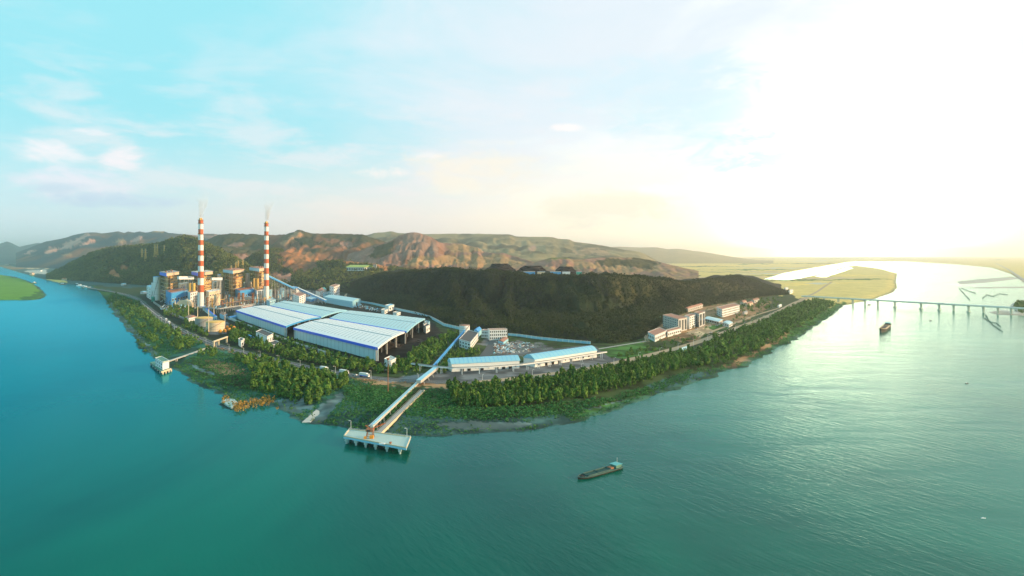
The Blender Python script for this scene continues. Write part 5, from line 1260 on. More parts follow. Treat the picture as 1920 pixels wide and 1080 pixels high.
# ---- tanks
silo('squat oil tank with golden top, the upper left one of the pair', 382.5, 611, 13.5, 596, 'tank', cat='tank', name='oil_tank', dm='gold', domeh=2.2, group='oil tanks')
silo('squat oil tank with golden and red top, the lower right one of the pair', 404, 620, 13.2, 603.5, 'cream', cat='tank', name='oil_tank', dm='gold', domeh=2.2, group='oil tanks')
OT = [(407.5, 621), (413, 625), (417, 618.5), (421, 623.5), (425.5, 617), (430, 621.5), (433.5, 615.5), (438.5, 618)]
def orange_tank(i, px, py):
    p = G(px, py); e = empty('pressure_vessel', p, ['round orange vessel lowest on the left of its cluster by the tanks' if i == 1 else '', ''][0] or 'round orange pressure vessel in the cluster beside the oil tanks', 'vessel', 'orange vessels beside the oil tanks')
    mb = MB(); mb.dome((p.x, p.y), 2.6, 4+2.6, 2.9, 14, 5).cyl((p.x, p.y), 2.2, 2.6, 4+.6, 4+2.6, 14); mb.build('shell', M['orange'], e, True)
    lg = MB()
    for k in range(4): a = k*math.pi/2+.4; lg.beam((p.x+2*math.cos(a), p.y+2*math.sin(a), 3.7), (p.x+2*math.cos(a), p.y+2*math.sin(a), 6), .35)
    lg.each('leg', M['steel'], e); MB().cyl((p.x, p.y), .5, .5, 9.3, 10, 8).build('hatch', M['rust'], e)
for i, (x, y) in enumerate(OT): orange_tank(i, x, y)

# ---- masts, lamps, pylons
def mast(px, row, top, label, m='cream', head=True):
    p = G(px, row); z = topz(p, top); e = empty('mast', p, label, 'mast', 'floodlight masts'); MB().cyl(p, .8, .5, 3.6, z, 8).build('pole', M[m], e)
    if head: MB().cyl(p, 1.3, 1.5, z, z+.8, 10).build('lamp_head', M['lconc'], e)
mast(353.5, 597, 570, 'cream mast on the left behind the white hut with red roof'); mast(370.5, 611, 575, 'tall cream mast at the left side of the upper oil tank'); mast(391, 622, 580, 'tallest cream mast standing between the two oil tanks')
mast(401, 597, 573, 'cream mast behind the lower oil tank', 'cream'); mast(421.7, 611, 586, 'grey mast right of the lower oil tank', 'lconc')
p = G(727.5, 737, 3.4); zz = topz(p, 672); e = empty('mast', p, 'tall rust red mast on the bank left of the belt conveyor', 'mast'); MB().cyl(p, .42, .25, 3, zz, 8).build('pole', M['rust'], e); MB().cyl(p, 1.0, 1.2, zz-1.2, zz, 8).build('platform', M['rust'], e); MB().beam((p.x-1.6, p.y, zz+.3), (p.x+1.6, p.y, zz+.3), .25).build('crossarm', M['rust'], e)
def lamps():
    pole = MB(); pole.cyl((0, 0), .16, .1, 0, 8, 6); arm = MB(); arm.beam((0, 0, 7.9), (1.8, 0, 8.5), .12); head = MB(); head.box((2.2, 0), 1.1, .4, 8.4, 8.6)
    root = empty('street_lamp', (0, 0, 0), 'thin white street lamp on the verge of the riverside road', 'street lamp', 'street lamps along the riverside road')
    for nm, mb in (('pole', pole), ('arm', arm), ('lamp_head', head)): mb.build(nm, M['white'], root)
    L = offset(RP, 7.5); acc = 0; first = True; prev = L[0]; n = 0
    for i, p in enumerate(L[1:], 1):
        acc += (p-prev).length; prev = p
        if acc > 42 and p.y < 1500:
            acc = 0; o = root if first else copy_tree(root); first = False; d = RP[min(i+1, len(RP)-1)]-RP[i-1]; n += 1
            s = -1
            qx = p.x/p.y*F+CX; o['label'] = 'thin white street lamp on the road verge, '+('left of the oil tanks' if qx < 400 else 'below the coal sheds, left of the trucks' if qx < 600 else 'between the trucks and the belt conveyor' if qx < 810 else 'in front of the blue vaulted stores' if qx < 1140 else 'along the pale road below the office compound')
            o.location = (RP[i].x+(RP[i]-p).x*1.0, RP[i].y+(RP[i]-p).y*1.0, 4); o.rotation_euler = (0, 0, math.atan2(d.x, -d.y)+math.pi)
    print('lamps', n)
lamps()
def pylon_mesh(h, w):
    mb = MB(); lv = 6
    for k in range(lv):
        z0, z1 = h*k/lv, h*(k+1)/lv; a, b = w/2*(1-.82*k/lv), w/2*(1-.82*(k+1)/lv); c0 = [(-a, -a), (a, -a), (a, a), (-a, a)]; c1 = [(-b, -b), (b, -b), (b, b), (-b, b)]
        for i in range(4):
            j = (i+1) % 4; mb.beam((*c0[i], z0), (*c1[i], z1), .9); mb.beam((*c0[i], z0), (*c1[j], z1), .3); mb.beam((*c0[j], z0), (*c1[i], z1), .16)
    return mb
def pylon(h, px, base, top, label):
    p = onhill(h, px, base, 1.2); hh = max(10, topz(p, top)-p.z); e = empty('pylon', p, label, 'pylon', 'power line pylons')
    for nm, mb in (('lattice', pylon_mesh(hh, hh*.14)),):
        o = mb.build(nm, M['gold']); o.parent = e; o.location = (0, 0, -1)
    ca = MB()
    for k, wd in ((.72, .34), (.84, .28), (.95, .2)): ca.beam((-hh*wd/2, 0, hh*k), (hh*wd/2, 0, hh*k), .7); ca.beam((-hh*wd/2, 0, hh*k), (0, 0, hh*(k+.05)), .3); ca.beam((hh*wd/2, 0, hh*k), (0, 0, hh*(k+.05)), .3)
    o = ca.build('crossarm', M['cream']); o.parent = e; o.location = (0, 0, hh*.72)
for px, b_, t_, lab in ((267, 491, 466, 'cream lattice pylon, leftmost on the green hill'), (271.5, 491, 466, 'cream lattice pylon close beside the leftmost one'), (289.5, 482, 458, 'cream lattice pylon above the bare earth ledge, left one'), (294.5, 482, 458, 'cream lattice pylon above the bare earth ledge, right one'), (309, 474, 459, 'small far pylon near the top of the green hill'), (455, 503, 486, 'pylon on the ridge slope behind the middle boiler house'), (433, 512, 497, 'brown pylon low behind the red roofed boiler house'), (442, 509, 491, 'slim pylon between two others behind the middle boiler house'), (447, 506, 488, 'slim pylon next to the ridge slope one')):
    pylon(HL, px, b_, t_, lab)
# ---- yellow-green roofed station on the knoll
p = onhill(HM, 676, 508); q = [Vector((p.x-46, p.y-10, 0)), Vector((p.x+20, p.y-22, 0)), Vector((p.x+50, p.y+6, 0)), Vector((p.x-20, p.y+18, 0))]
zs_ = p.z-4; building('hill_station', 'white station with flat yellow green roof on the wooded knoll', 'building', q, 13, 'white', 'ygreen', kind='gable', rh=8, wins=[(0, 10, 1, .6, .5), (1, 4, 1, .6, .5)], z=zs_+5, over=5)
p = onhill(HM, 702, 503); building('hut', 'dark block beside the yellow green roofed station', 'building', [Vector((p.x-6, p.y-6, 0)), Vector((p.x+6, p.y-6, 0)), Vector((p.x+6, p.y+6, 0)), Vector((p.x-6, p.y+6, 0))], 16, 'grey', 'grey', z=p.z-3)
# quarry house
# coal heaps and sheds on the ridge
for i, (px, w, row, d, lab) in enumerate([(938, 30, 494.5, 1, 'long dark stockpile on the ridge, leftmost of three'), (998, 34, 498.5, 2, 'dark double peaked stockpile in the middle of the ridge'), (1061, 25, 500, 3, 'dark flat topped stockpile, rightmost on the ridge')]):
    D = 1640; c = GD(px, row, D); heap('stockpile', lab, (c.x, D), w*D/F, 36, c.z-18, 18, 'coal', 'stockpile', 'stockpiles on the ridge', seed=i+5, top=.45)
for px, w, m, lab in ((990, 13, 'skyblue', 'long blue shed at the foot of the middle stockpile'), (1015, 7, 'cream', 'cream shed between the middle and right stockpiles'), (1042, 10, 'skyblue', 'blue shed at the left foot of the right stockpile'), (1062, 7, 'white', 'white shed at the foot of the right stockpile'), (1086, 5, 'teal', 'small teal shed right of the right stockpile')):
    D = 1560; c = GD(px, 514.5, D); building('shed', lab, 'shed', [Vector((c.x-w*1.25, D, 0)), Vector((c.x+w*1.25, D, 0)), Vector((c.x+w*1.25, D+10, 0)), Vector((c.x-w*1.25, D+10, 0))], 5.5, m, 'grey', kind='gable', z=c.z, rh=1.5)

# ---- right-hand compound
def main_block():
    P = dict(h=15.5)
    building('office_block', 'left wing of the five storey office, pink roof and rows of windows', 'building', P3((1243, 613), (1272, 622.5), (1288, 619)), topz(G(1272, 622.5), 599)-4, 'lconc', 'redroof', wins=[(0, 9, 5, .5, .5), (1, 3, 1, .5, .85)], parapet=1.2)
    building('office_block', 'recessed centre of the five storey office with the dark entrance', 'building', P3((1284, 615), (1293, 617), (1306, 612)), topz(G(1293, 617), 594)-4, 'white', 'redroof', wins=[(1, 4, 5, .5, .5)], doors=[(1, .5, 6, 4)], parapet=1.2)
    building('office_block', 'right wing of the five storey office with tall glazed front', 'building', P3((1302, 611), (1311, 613.5), (1322, 609)), topz(G(1311, 613.5), 588.5)-4, 'lconc', 'redroof', wins=[(1, 2, 1, .6, .9), (0, 3, 5, .45, .5)], parapet=1.2)
    building('dormitory', 'three storey white dormitory with tan roof, right of the office', 'building', P3((1344, 590), (1354, 595), (1387, 586)), topz(G(1354, 595), 580.5)-4, 'white', 'redroof', wins=[(1, 14, 3, .5, .5), (0, 3, 3, .5, .5)])
    building('carport', 'pale blue roofed open carport below the five storey office', 'canopy', P3((1322, 603), (1348, 609.5), (1355, 605)), 5.5, 'lconc', 'roofcyan', wins=[(0, 6, 1, .8, .7)], kind='gable', rh=1.2, over=1.5)
    building('guard_house', 'small white hut with pale blue roof at the compound road', 'hut', P3((1355, 610), (1367, 614), (1374, 610)), 5, 'white', 'roofcyan', wins=[(0, 3, 1, .5, .6), (1, 2, 1, .5, .6)], kind='gable', rh=1.2)
    building('row_house', 'long low row house with red roof behind the five storey office', 'house', P3((1283, 584), (1290, 585.5), (1318, 577)), 7, 'lconc', 'redroof', kind='gable', wins=[(1, 8, 1, .4, .5)])
    building('canteen', 'low white building with pink red roof, left end by the grass field', 'building', P3((1215, 634), (1228, 641), (1250, 631)), 8, 'white', 'redroof', wins=[(0, 4, 1, .5, .4), (1, 6, 1, .5, .4)], over=1)
    building('canteen', 'long low white wing with pink red roof below the five storey office', 'building', P3((1247, 629), (1252, 632), (1277, 625)), 7, 'white', 'redroof', wins=[(1, 7, 1, .5, .4)], over=1)
    building('covered_walk', 'teal roofed covered walk left of the five storey office', 'canopy', P3((1225, 602), (1228, 604), (1243, 597.5)), 4, 'lconc', 'teal', kind='gable', rh=1)
    for l, n, r, h, w, rf, lab in (((1396, 573), (1402, 575.5), (1412, 572), 6, 'cream', 'redroof', 'small cream house with red roof beyond the dormitory'), ((1388, 570), (1394, 572), (1400, 569), 6, 'pink', 'redroof', 'pink house with red roof behind the small cream one'), ((1408, 566), (1414, 568), (1424, 565), 6, 'lconc', 'redroof', 'low red roofed house at the hill foot beyond the dormitory'),
                                    ((1458, 576), (1461, 577), (1466, 575), 4, 'white', 'white', 'tiny white hut by the far end of the road'), ((1478, 550), (1481, 551), (1487, 549), 8, 'white', 'lconc', 'pale hut beside the start of the bridge'), ((1470, 545), (1473, 546), (1478, 544.5), 8, 'white', 'lconc', 'pale shed at the tip of the hill near the bridge'),
                                    ((1392, 589), (1396, 591), (1402, 588), 4, 'lconc', 'grey', 'grey shed on the ground right of the dormitory')):
        building('house', lab, 'house', P3(l, n, r), h, w, rf, kind='gable', wins=[(1, 2, 1, .4, .4)])
    building('hut', 'long pale blue roofed hut in the trees below the compound road', 'hut', P3((1274, 658), (1277, 660), (1292, 655)), 3, 'deckblue', 'roofcyan', kind='gable')
main_block()
# far houses along the left shore
rs = random.Random(4)
for i, (px, row, w, m, rf, lab) in enumerate([(96, 500.5, 5, 'white', 'skyblue', 'tiny white and blue shed at the foot of the left hill'), (72, 509, 8, 'white', 'grey', 'flat white works shed on the far left shore'), (35, 496, 6, 'cream', 'redroof', 'cream shed beside the far left lake'), (12, 497, 6, 'lconc', 'redroof', 'red roofed shed on the far left shore edge'),
      (100, 490, 5, 'white', 'deckblue', 'pale blue roofed shed between lake and hill'), (58, 515, 5, 'cream', 'redroof', 'small cream house on the left shore strip'), (118, 526, 5, 'cream', 'brick', 'brown quay hut at the left shore bend'), (229, 535, 5, 'white', 'deckblue', 'white hut beside the road left of the silos'), (266, 551, 6, 'white', 'deckblue', 'white gate hut just left of the pale silos')]):
    a, b = (px-w/2, row), (px+w/2, row); building('house', lab, 'house', RC(a, b, 18), 9 if row < 530 else 6, m, rf, kind='gable', wins=[(0, 3, 1, .4, .4)])
# small lake far left
q = [tuple(G(x, y, 4)[:2]) for x, y in ((-60, 490), (-60, 485.2), (10, 485.2), (30, 487), (28, 489), (14, 491), (0, 491.5))]
lake = MB().prism(q, 3.5, 4.2).build('water', bpy.data.materials['river_water']); lake['kind'] = 'structure'
# scrap yard
def scrap():
    mb = MB(); r = random.Random(3)
    for k in range(520):
        px, py = r.uniform(926, 1000), r.uniform(641, 664)
        if py > 668-(px-926)*.12 or py < 640+(px-926)*.06: continue
        if px > 965 and r.random() < .65: continue
        p = G(px, py); s = r.uniform(.5, 2.2); a = r.uniform(0, 3.14); mb.cur = r.randrange(6)
        mb.beam((p.x-s*math.cos(a), p.y-s*math.sin(a), 4.2+r.random()), (p.x+s*math.cos(a), p.y+s*math.sin(a), 4.2+r.random()*1.6), r.uniform(.3, 1.2), r.uniform(.2, .9))
    o = mb.build('scrap', [M['deckblue'], M['grey'], M['lconc'], M['rust'], M['tank'], M['white']]); tag(o, 'scattered scrap metal and pipes on the yard behind the stores', 'scrap', kind='stuff')
    mb = MB(); r = random.Random(5)
    for k in range(240):
        px, py = r.uniform(660, 718), r.uniform(570, 586); 
        if abs(py-(572+(px-660)*.2)) > 3: continue
        p = G(px, py); s = r.uniform(1, 3.5); a = r.uniform(0, 3.14); mb.cur = r.randrange(4); mb.beam((p.x-s*math.cos(a), p.y-s*math.sin(a), 4.3), (p.x+s*math.cos(a), p.y+s*math.sin(a), 5+r.random()*2), r.uniform(.6, 1.8), r.uniform(.4, 1.6))
    for k in range(300):
        px, py = r.uniform(300, 560), r.uniform(560, 583)
        if py > 585-(px-300)*.06+2: continue
        p = G(px, py); s = r.uniform(1, 4); a = r.uniform(0, 3.14); mb.cur = r.randrange(4); mb.beam((p.x-s*math.cos(a), p.y-s*math.sin(a), 4.6), (p.x+s*math.cos(a), p.y+s*math.sin(a), 4.6+r.random()*5), r.uniform(.6, 2.2), r.uniform(.6, 2.2))
    o = mb.build('debris', [M['grey'], M['deckblue'], M['rust'], M['white']]); tag(o, 'equipment and debris littering the plant yard', 'debris', kind='stuff')
scrap()
def pipework():
    mb = MB(); r_ = random.Random(11); last = None
    for k in range(330):
        px = r_.uniform(312, 552); py = 582-(px-312)*.055-r_.uniform(0, 16); p = G(px, py); h = r_.choice([5, 7, 9, 12, 16, 20])*r_.uniform(.7, 1.1); mb.cur = r_.randrange(6)
        if r_.random() < .35: mb.cyl(p, r_.uniform(.8, 2.2), r_.uniform(.8, 2.2), 3.5, 4+h, 8)
        else: mb.box(p, r_.uniform(.4, 1.2), r_.uniform(.4, 1.2), 3.5, 4+h)
        if last and (last[0]-p).length < 40: z = 4+min(h, last[1])*.9; mb.beam((p.x, p.y, z), (last[0].x, last[0].y, z), r_.uniform(.4, 1.1))
        last = (p, h) if r_.random() < .8 else None
    o = mb.build('pipework', [M['steel'], M['lconc'], M['rust'], M['gold'], M['cream'], M['deckblue']]); tag(o, 'tangle of pipes, posts and small vessels between the plant buildings', 'pipework', kind='stuff')
pipework()
# red stones and rubble on the road edge
def verge():
    rs = np.random.RandomState(9); mb = MB()
    L = offset(RP, -9)
    for k in range(1500):
        i = rs.randint(len(L)); p = L[i]; px = p.x*F/p.y+CX
        q = RP[i]+(RP[i]-p)*(1.0+rs.rand()*.5); pp = p if p.y < RP[i].y else q
        if not 330 < px < 900: continue
        s = rs.uniform(.4, 1.1); mb.cur = rs.randint(2); x, y = pp.x+rs.uniform(-7, 7), pp.y+rs.uniform(-2, 2)
        mb.box((x, y), s*2, s*1.3, 3.2, 4.0+s*.5, rs.rand()*3)
    o = mb.build('rubble', [mat('red_rubble', (.34, .15, .07), .95, .3, .4), mat('tan_rubble', (.40, .25, .12), .95, .3, .4)]); tag(o, 'red brown rubble lining the river side of the road', 'rubble', kind='stuff')
verge()

# ---- bridge
def bridge():
    z = 14.0; a, b = G(1505, 555, z), G(1935, 579, z); e = empty('river_bridge', (a.x, a.y, 0), 'long slim road bridge on slender piers crossing the bright river', 'bridge')
    MB().beam((a.x, a.y, z-.9), (b.x, b.y, z-.9), 11, 1.8).build('deck', M['bridge'], e)
    ra = MB(); d = (b-a).normalized(); n = Vector((-d.y, d.x, 0))
    for s in (-1, 1): ra.beam((a.x+n.x*5.4*s, a.y+n.y*5.4*s, z+.8), (b.x+n.x*5.4*s, b.y+n.y*5.4*s, z+.8), .3, .9)
    ra.build('railing', M['white'], e)
    for px in (1545, 1572, 1599, 1622, 1646, 1678, 1727, 1761, 1788, 1816, 1844, 1871, 1896):
        # where the ray column meets the bridge line
        k = (px-CX)/F; t = (k*a.y-a.x)/((b.x-a.x)-k*(b.y-a.y)); p = a.lerp(b, t)
        m_ = MB(); big = px in (1678, 1727, 1761, 1816)
        m_.beam((p.x-n.x*4, p.y-n.y*4, z-2.6), (p.x+n.x*4, p.y+n.y*4, z-2.6), 2.4, 1.6)
        for s in (-2.6, 2.6): m_.cyl((p.x+n.x*s, p.y+n.y*s), 1.0, 1.1, -2, z-2.2, 10)
        if big: m_.box(p, 9, 5, -1, 1.6, math.atan2(n.y, n.x))
        m_.build('bridge_pier', M['bridge'], e)
    return a, b
ba, bb = bridge()

# ---- vehicles
def vehicles():
    r = empty('car', (0, 0, 0), 'x', 'car', 'cars on the riverside road')
    body = MB(); body.prism([(-2.2, -.9), (2.2, -.9), (2.2, .9), (-2.2, .9)], .35, .95, .03); body.build('body', M['white'], r)
    cb = MB(); cb.prism([(-1.7, -.82), (1.1, -.82), (1.1, .82), (-1.7, .82)], .953, 1.5, .22); cb.build('cabin', M['glass'], r)
    for x in (-1.4, 1.4):
        for y in (-.86, .86):
            w = MB(); 
            n = 10; vs = [(x+.34*math.cos(2*math.pi*i/n), y+s*.12, .34+.34*math.sin(2*math.pi*i/n)) for s in (-1, 1) for i in range(n)]
            w.add(vs, [(i, (i+1) % n, n+(i+1) % n, n+i) for i in range(n)]+[tuple(range(n)), tuple(reversed(range(n, 2*n)))]); w.build('wheel', M['tyre'], r)
    t = empty('truck', (0, 0, 0), 'x', 'truck', 'trucks on the riverside road')
    c = MB(); c.prism([(3.2, -1.2), (5.3, -1.2), (5.3, 1.2), (3.2, 1.2)], .6, 3.0, .04); c.build('cab', M['white'], t); MB().box((5.25, 0), .15, 2.0, 1.8, 2.6).build('windscreen', M['glass'], t)
    MB().box((-1.3, 0), 8.6, 2.5, 1.0, 3.6).build('cargo_box', M['white'], t); MB().box((-1.3, 0), 8.7, 2.56, .95, 1.5).build('chassis', M['blue'], t)
    for x in (-4.4, -3.2, 3.9):
        for y in (-1.1, 1.1):
            w = MB(); n = 10; vs = [(x+.55*math.cos(2*math.pi*i/n), y+s*.18, .55+.55*math.sin(2*math.pi*i/n)) for s in (-1, 1) for i in range(n)]
            w.add(vs, [(i, (i+1) % n, n+(i+1) % n, n+i) for i in range(n)]+[tuple(range(n)), tuple(reversed(range(n, 2*n)))]); w.build('wheel', M['tyre'], t)
    used = set()
    def place(proto, px, row, lab, z=4.08, ang=None, colour=None, sc=1.05):
        p = G(px, row); o = proto if proto.name not in used else copy_tree(proto); used.add(proto.name)
        i = min(range(len(RP)), key=lambda k: (RP[k]-p).length); d = RP[min(i+1, len(RP)-1)]-RP[max(i-1, 0)]
        off = (p-RP[i]); 
        if ang is None and off.length > 3.2: p = RP[i]+off.normalized()*3.0
        o.location = (p.x, p.y, z); o.rotation_euler = (0, 0, math.atan2(d.y, d.x) if ang is None else ang); o['label'] = lab; o.scale = (sc,)*3
        return o
    V = [(r, 268, 570, 'white car nearest the plant gate on the left road'), (r, 277, 577, 'white car just below the teal drum tank'), (r, 299, 592, 'white car above the pair in the queue'), (r, 304, 596, 'white car of a close pair on the left road'),
         (t, 311.5, 601, 'white truck on the road left of the oil tanks, upper one'), (t, 317, 606, 'white truck on the road left of the oil tanks, lower one'), (r, 330.5, 613.5, 'white car driving alone left of the tall cream mast'), (r, 339.5, 619, 'white car below the hedge of the oil tanks'), (r, 350, 627, 'white car nearest the pipe portal'),
         (t, 608, 694.5, 'white truck half hidden by the trees above the bushes'), (t, 650, 701, 'blue and white long truck left of the red mast'), (r, 669, 704, 'small white van like car between two trucks'), (t, 685, 707, 'white truck nearest the red mast')]
    for pr, px, row, lab in V: place(pr, px, row, lab)
    # cars on the bridge and in the compound
    d = bb-ba; ang = math.atan2(d.y, d.x)
    for px, lab in ((1737, 'dark car on the bridge deck, left of a second one'), (1769, 'dark car on the bridge deck, right one'), (1526, 'car at the left end of the bridge')):
        k = (px-CX)/F; tt = (k*ba.y-ba.x)/((bb.x-ba.x)-k*(bb.y-ba.y)); p = ba.lerp(bb, tt); o = copy_tree(r); o.location = (p.x, p.y, 14.05); o.rotation_euler = (0, 0, ang); o['label'] = lab; o['group'] = 'cars on the bridge'; o.scale = (1.4,)*3
    for px, row, lab in ((1331, 612.5, 'parked car at the pale blue carport'), (1333, 624, 'car on the compound drive by the red flower bed'), (1306, 618, 'car parked before the five storey office entrance'), (1344, 611, 'second car parked by the carport')):
        o = place(r, px, row, lab, 4.08, .4); o['group'] = 'cars in the compound'
vehicles()

# ---- boats
def barge(bow, stern, w, hgt, label, load):
    b, s = G(*bow, 0), G(*stern, 0); L = (b-s).length; d = (b-s).normalized(); c = (b+s)/2; n = Vector((-d.y, d.x, 0)); e = empty('barge', (c.x, c.y, 0), label, 'barge')
    def at(u, v, z): p = s+d*(L*u)+n*(w*v); return (p.x, p.y, z)
    prof = [(0, .34), (.03, .44), (.10, .5), (.76, .5), (.86, .42), (.94, .24), (1, .02)]
    sheer = lambda u: hgt*(1+.55*max(0, (u-.72)/.28)**2+.15*max(0, (.15-u)/.15))
    vs = []; n_ = len(prof)
    for u, v in prof:
        vs += [at(u*.96+.02, -v*.8, -.6), at(u, -v, sheer(u)), at(u, v, sheer(u)), at(u*.96+.02, v*.8, -.6)]
    fs = []
    for i in range(n_-1):
        a, q = i*4, i*4+4; fs += [(a, q, q+1, a+1), (a+2, q+2, q+3, a+3), (a+3, q+3, q, a)]
    fs += [(0, 1, 2, 3), (4*(n_-1)+3, 4*(n_-1)+2, 4*(n_-1)+1, 4*(n_-1))]
    MB().add(vs, fs).build('hull', M['hull'], e)
    dk = MB(); dk.add([at(u*.995, sg*v*.97, sheer(u)-.12) for sg in (-1, 1) for u, v in prof], [(i, i+1, n_+i+1, n_+i) for i in range(n_-1)]); dk.build('deck', M['hulltop'], e)
    co_ = MB(); gw = MB()
    for sg in (-1, 1):
        for (u0, v0), (u1, v1) in zip(prof, prof[1:]): gw.beam(at(u0, sg*v0, sheer(u0)+.1), at(u1, sg*v1, sheer(u1)+.1), .35, .45)
    gw.build('gunwale', M['cream'] if load else M['hulltop'], e)
    co_.prism([at(.30, -.36, 0), at(.80, -.36, 0), at(.80, .36, 0), at(.30, .36, 0)], hgt*.8, hgt+.25); co_.build('cargo_hold', M['hold'] if not load else M['hull'], e)
    cm = MB()
    for sg in (-.39, .39): cm.beam(at(.29, sg, hgt+.4), at(.81, sg, hgt+.4), .3, .8)
    for u in (.29, .55, .81): cm.beam(at(u, -.39, hgt+.4), at(u, .39, hgt+.4), .3, .6)
    cm.build('coaming', M['hulltop'] if not load else M['cream'], e)
    k = hgt; W = MB(); W.prism([at(.04, -.34, 0), at(.17, -.34, 0), at(.17, .34, 0), at(.04, .34, 0)], k-.1, k+1.8*w/6.4); W.build('wheelhouse', M['green'] if not load else M['hulltop'], e)
    MB().prism([at(.025, -.4, 0), at(.185, -.4, 0), at(.185, .4, 0), at(.025, .4, 0)], k+1.81*w/6.4, k+1.95*w/6.4).build('wheelhouse_roof', M['skyteal'], e)
    MB().prism([at(.19, -.25, 0), at(.27, -.25, 0), at(.27, .2, 0), at(.19, .2, 0)], k-.1, k+.9).build('deck_house', M['rust'], e)
    A, B_ = Vector(at(.045, -.343, 0)), Vector(at(.165, -.343, 0)); windows(e, A, B_, k+.5, k+1.6, 3, 1, .5, .6)
    MB().cyl(at(.1, .1, 0), .15, .1, k+2.6*w/6.4, k+5.5*w/6.4, 6).build('mast', M['lconc'], e)
    hs = MB(); hs.prism([at(.87, -.18, 0), at(.93, -.1, 0), at(.93, .1, 0), at(.87, .18, 0)], hgt, hgt*1.25+.5); hs.build('windlass', M['dark'], e)
barge((1083, 899), (1163, 876), 6.4, .8, 'long dark open barge with teal wheelhouse crossing the near water', False)
barge((1652, 624), (1666, 612.5), 10.5, 4.5, 'brown laden barge alone in the sun glitter below the bridge', True)
def small_boat(px, row, L, lab, m, ang=.3):
    p = G(px, row, 0); e = empty('boat', p, lab, 'boat'); ca, sa = math.cos(ang), math.sin(ang)
    f = lambda x, y: (p.x+x*ca-y*sa, p.y+x*sa+y*ca)
    MB().prism([f(-L/2, -L*.12), f(L*.3, -L*.13), f(L/2, 0), f(L*.3, L*.13), f(-L/2, L*.12)], -.3, L*.10, -.12).build('hull', M[m], e)
    MB().prism([f(-L*.35, -L*.09), f(0, -L*.09), f(0, L*.09), f(-L*.35, L*.09)], L*.1, L*.24).build('cabin', M['white'], e)
for a in ((65, 531, 26, 'orange boat in the channel above the green island', 'orange', -.5), (152, 536.5, 30, 'white work boat moored at the left shore bend', 'white', 0), (163, 539, 24, 'pale boat beside the moored work boat', 'lconc', .2), (146, 533.5, 24, 'dark hulled boat moored at the left bend', 'hull', -.2), (119, 533.5, 28, 'rust coloured barge moored along the left shore', 'rust', -.1),
          (1813, 719, 4, 'tiny dark boat on the wide water at the right', 'hull', .4), (1745, 601, 6, 'tiny boat under the bridge', 'hull', .3), (1844, 972, 2.0, 'tiny white float near the bottom right', 'white', 0), (1630, 571.5, 9, 'small boat beside a bridge pier near the bank', 'hull', 0)):
    small_boat(*a)
# fishing stakes on the right flats
def stakes(lab, pts, gap, z=1.6):
    P = [G(x, y, 0) for x, y in pts]; mb = MB()
    for a, b in zip(P, P[1:]):
        n = max(1, int((b-a).length/gap))
        for k in range(n): p = a.lerp(b, k/n); mb.cyl((p.x+random.uniform(-1, 1), p.y), .35, .25, -1, z+random.random(), 5)
        mb.beam((a.x, a.y, z*.5), (b.x, b.y, z*.5), .15, z*.7)
    tag(mb.build('net_stakes', M['green']), lab, 'fishing stakes', 'fishing stakes on the flats')
stakes('line of fishing stakes from the sandbar tip slanting to the bridge', [(1798, 540), (1804, 547), (1812, 556), (1818, 562)], 6)
stakes('second fan line of fishing stakes right of the first', [(1802, 540), (1816, 546), (1830, 550)], 7)
stakes('wavy net stake line on the flats near the right edge', [(1842, 560), (1850, 553), (1862, 556), (1874, 551), (1890, 553)], 7)
stakes('dark net stakes curving below the right end of the bridge', [(1848, 590), (1853, 600), (1862, 610), (1872, 617), (1880, 622)], 4, 1.2)
stakes('net stakes near the green cape below the bridge', [(1845, 597), (1856, 604), (1868, 606), (1876, 613)], 4, 1.2)

plant_trees(); plant_scrub()

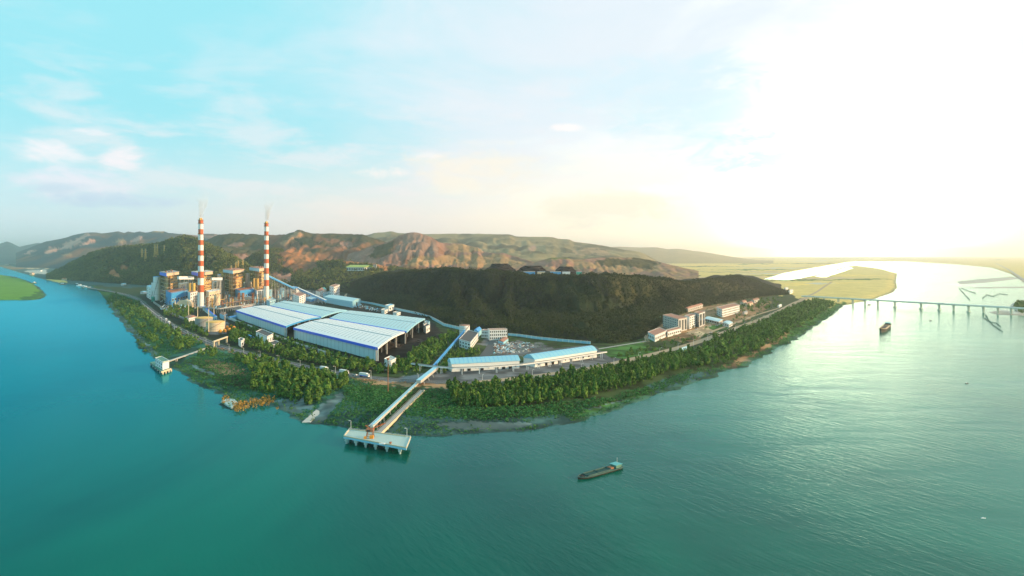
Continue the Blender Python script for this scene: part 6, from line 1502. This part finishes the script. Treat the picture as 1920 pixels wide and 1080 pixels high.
# ------------------------------------------------------------------ smoke and haze
def smoke(b, z, dx, label):
    mb = MB(); n = 14; m_ = 12; vs = []
    for j in range(m_+1):
        t = j/m_; r = 2.8+13*t**.9; cx = b.x+dx*t**1.3; 
        for i in range(n): a = 2*math.pi*i/n; w = 1+.2*math.sin(3*a+j*1.3); vs.append((cx+r*w*math.cos(a), b.y+r*w*math.sin(a), z+4.3+62*t))
    fs = [(j*n+i, j*n+(i+1) % n, (j+1)*n+(i+1) % n, (j+1)*n+i) for j in range(m_) for i in range(n)]+[tuple(reversed(range(n))), tuple(range(m_*n, m_*n+n))]
    mb.add(vs, fs); m = bpy.data.materials.get('chimney_smoke')
    if not m:
        m = bpy.data.materials.new('chimney_smoke'); m.use_nodes = True; T = NT(m.node_tree); T.n.remove(T.n['Principled BSDF']); v = T.new('ShaderNodeVolumePrincipled')
        v.inputs['Color'].default_value = (.97, .96, .97, 1); g = T.new('ShaderNodeNewGeometry').outputs['Position']; s = T.new('ShaderNodeSeparateXYZ'); T.put(s.inputs[0], g)
        nn = T.ss(T.noise(T.mapping(g, (.11, .11, .05)), 1, 3, .6, .4), .42, .62)
        fade = T.ss(s.outputs[2], z+62, z+2)
        T.put(v.inputs['Density'], T.m('MULTIPLY', T.m('MULTIPLY', nn, fade), .2)); v.inputs['Anisotropy'].default_value = .0; T.l.new(v.outputs[0], T.n['Material Output'].inputs['Volume'])
    o = mb.build('smoke', m); tag(o, label, 'smoke', kind='stuff')
smoke(b1, zt1, 9, 'thin white smoke rising from the left chimney'); smoke(b2, zt2, 13, 'thin white smoke rising from the right chimney')
hm = bpy.data.materials.new('haze'); hm.use_nodes = True; T = NT(hm.node_tree); T.n.remove(T.n['Principled BSDF']); v = T.new('ShaderNodeVolumePrincipled')
v.inputs['Color'].default_value = (1, .98, .93, 1); v.inputs['Density'].default_value = 6.0e-5; v.inputs['Anisotropy'].default_value = .75
T.l.new(v.outputs[0], T.n['Material Output'].inputs['Volume'])
hb = MB().prism([(-43000, -800), (43000, -800), (43000, 43000), (-43000, 43000)], -6, 520).build('haze', hm); hb['kind'] = 'stuff'; tag(hb, 'pale air thickening toward the horizon', 'haze')
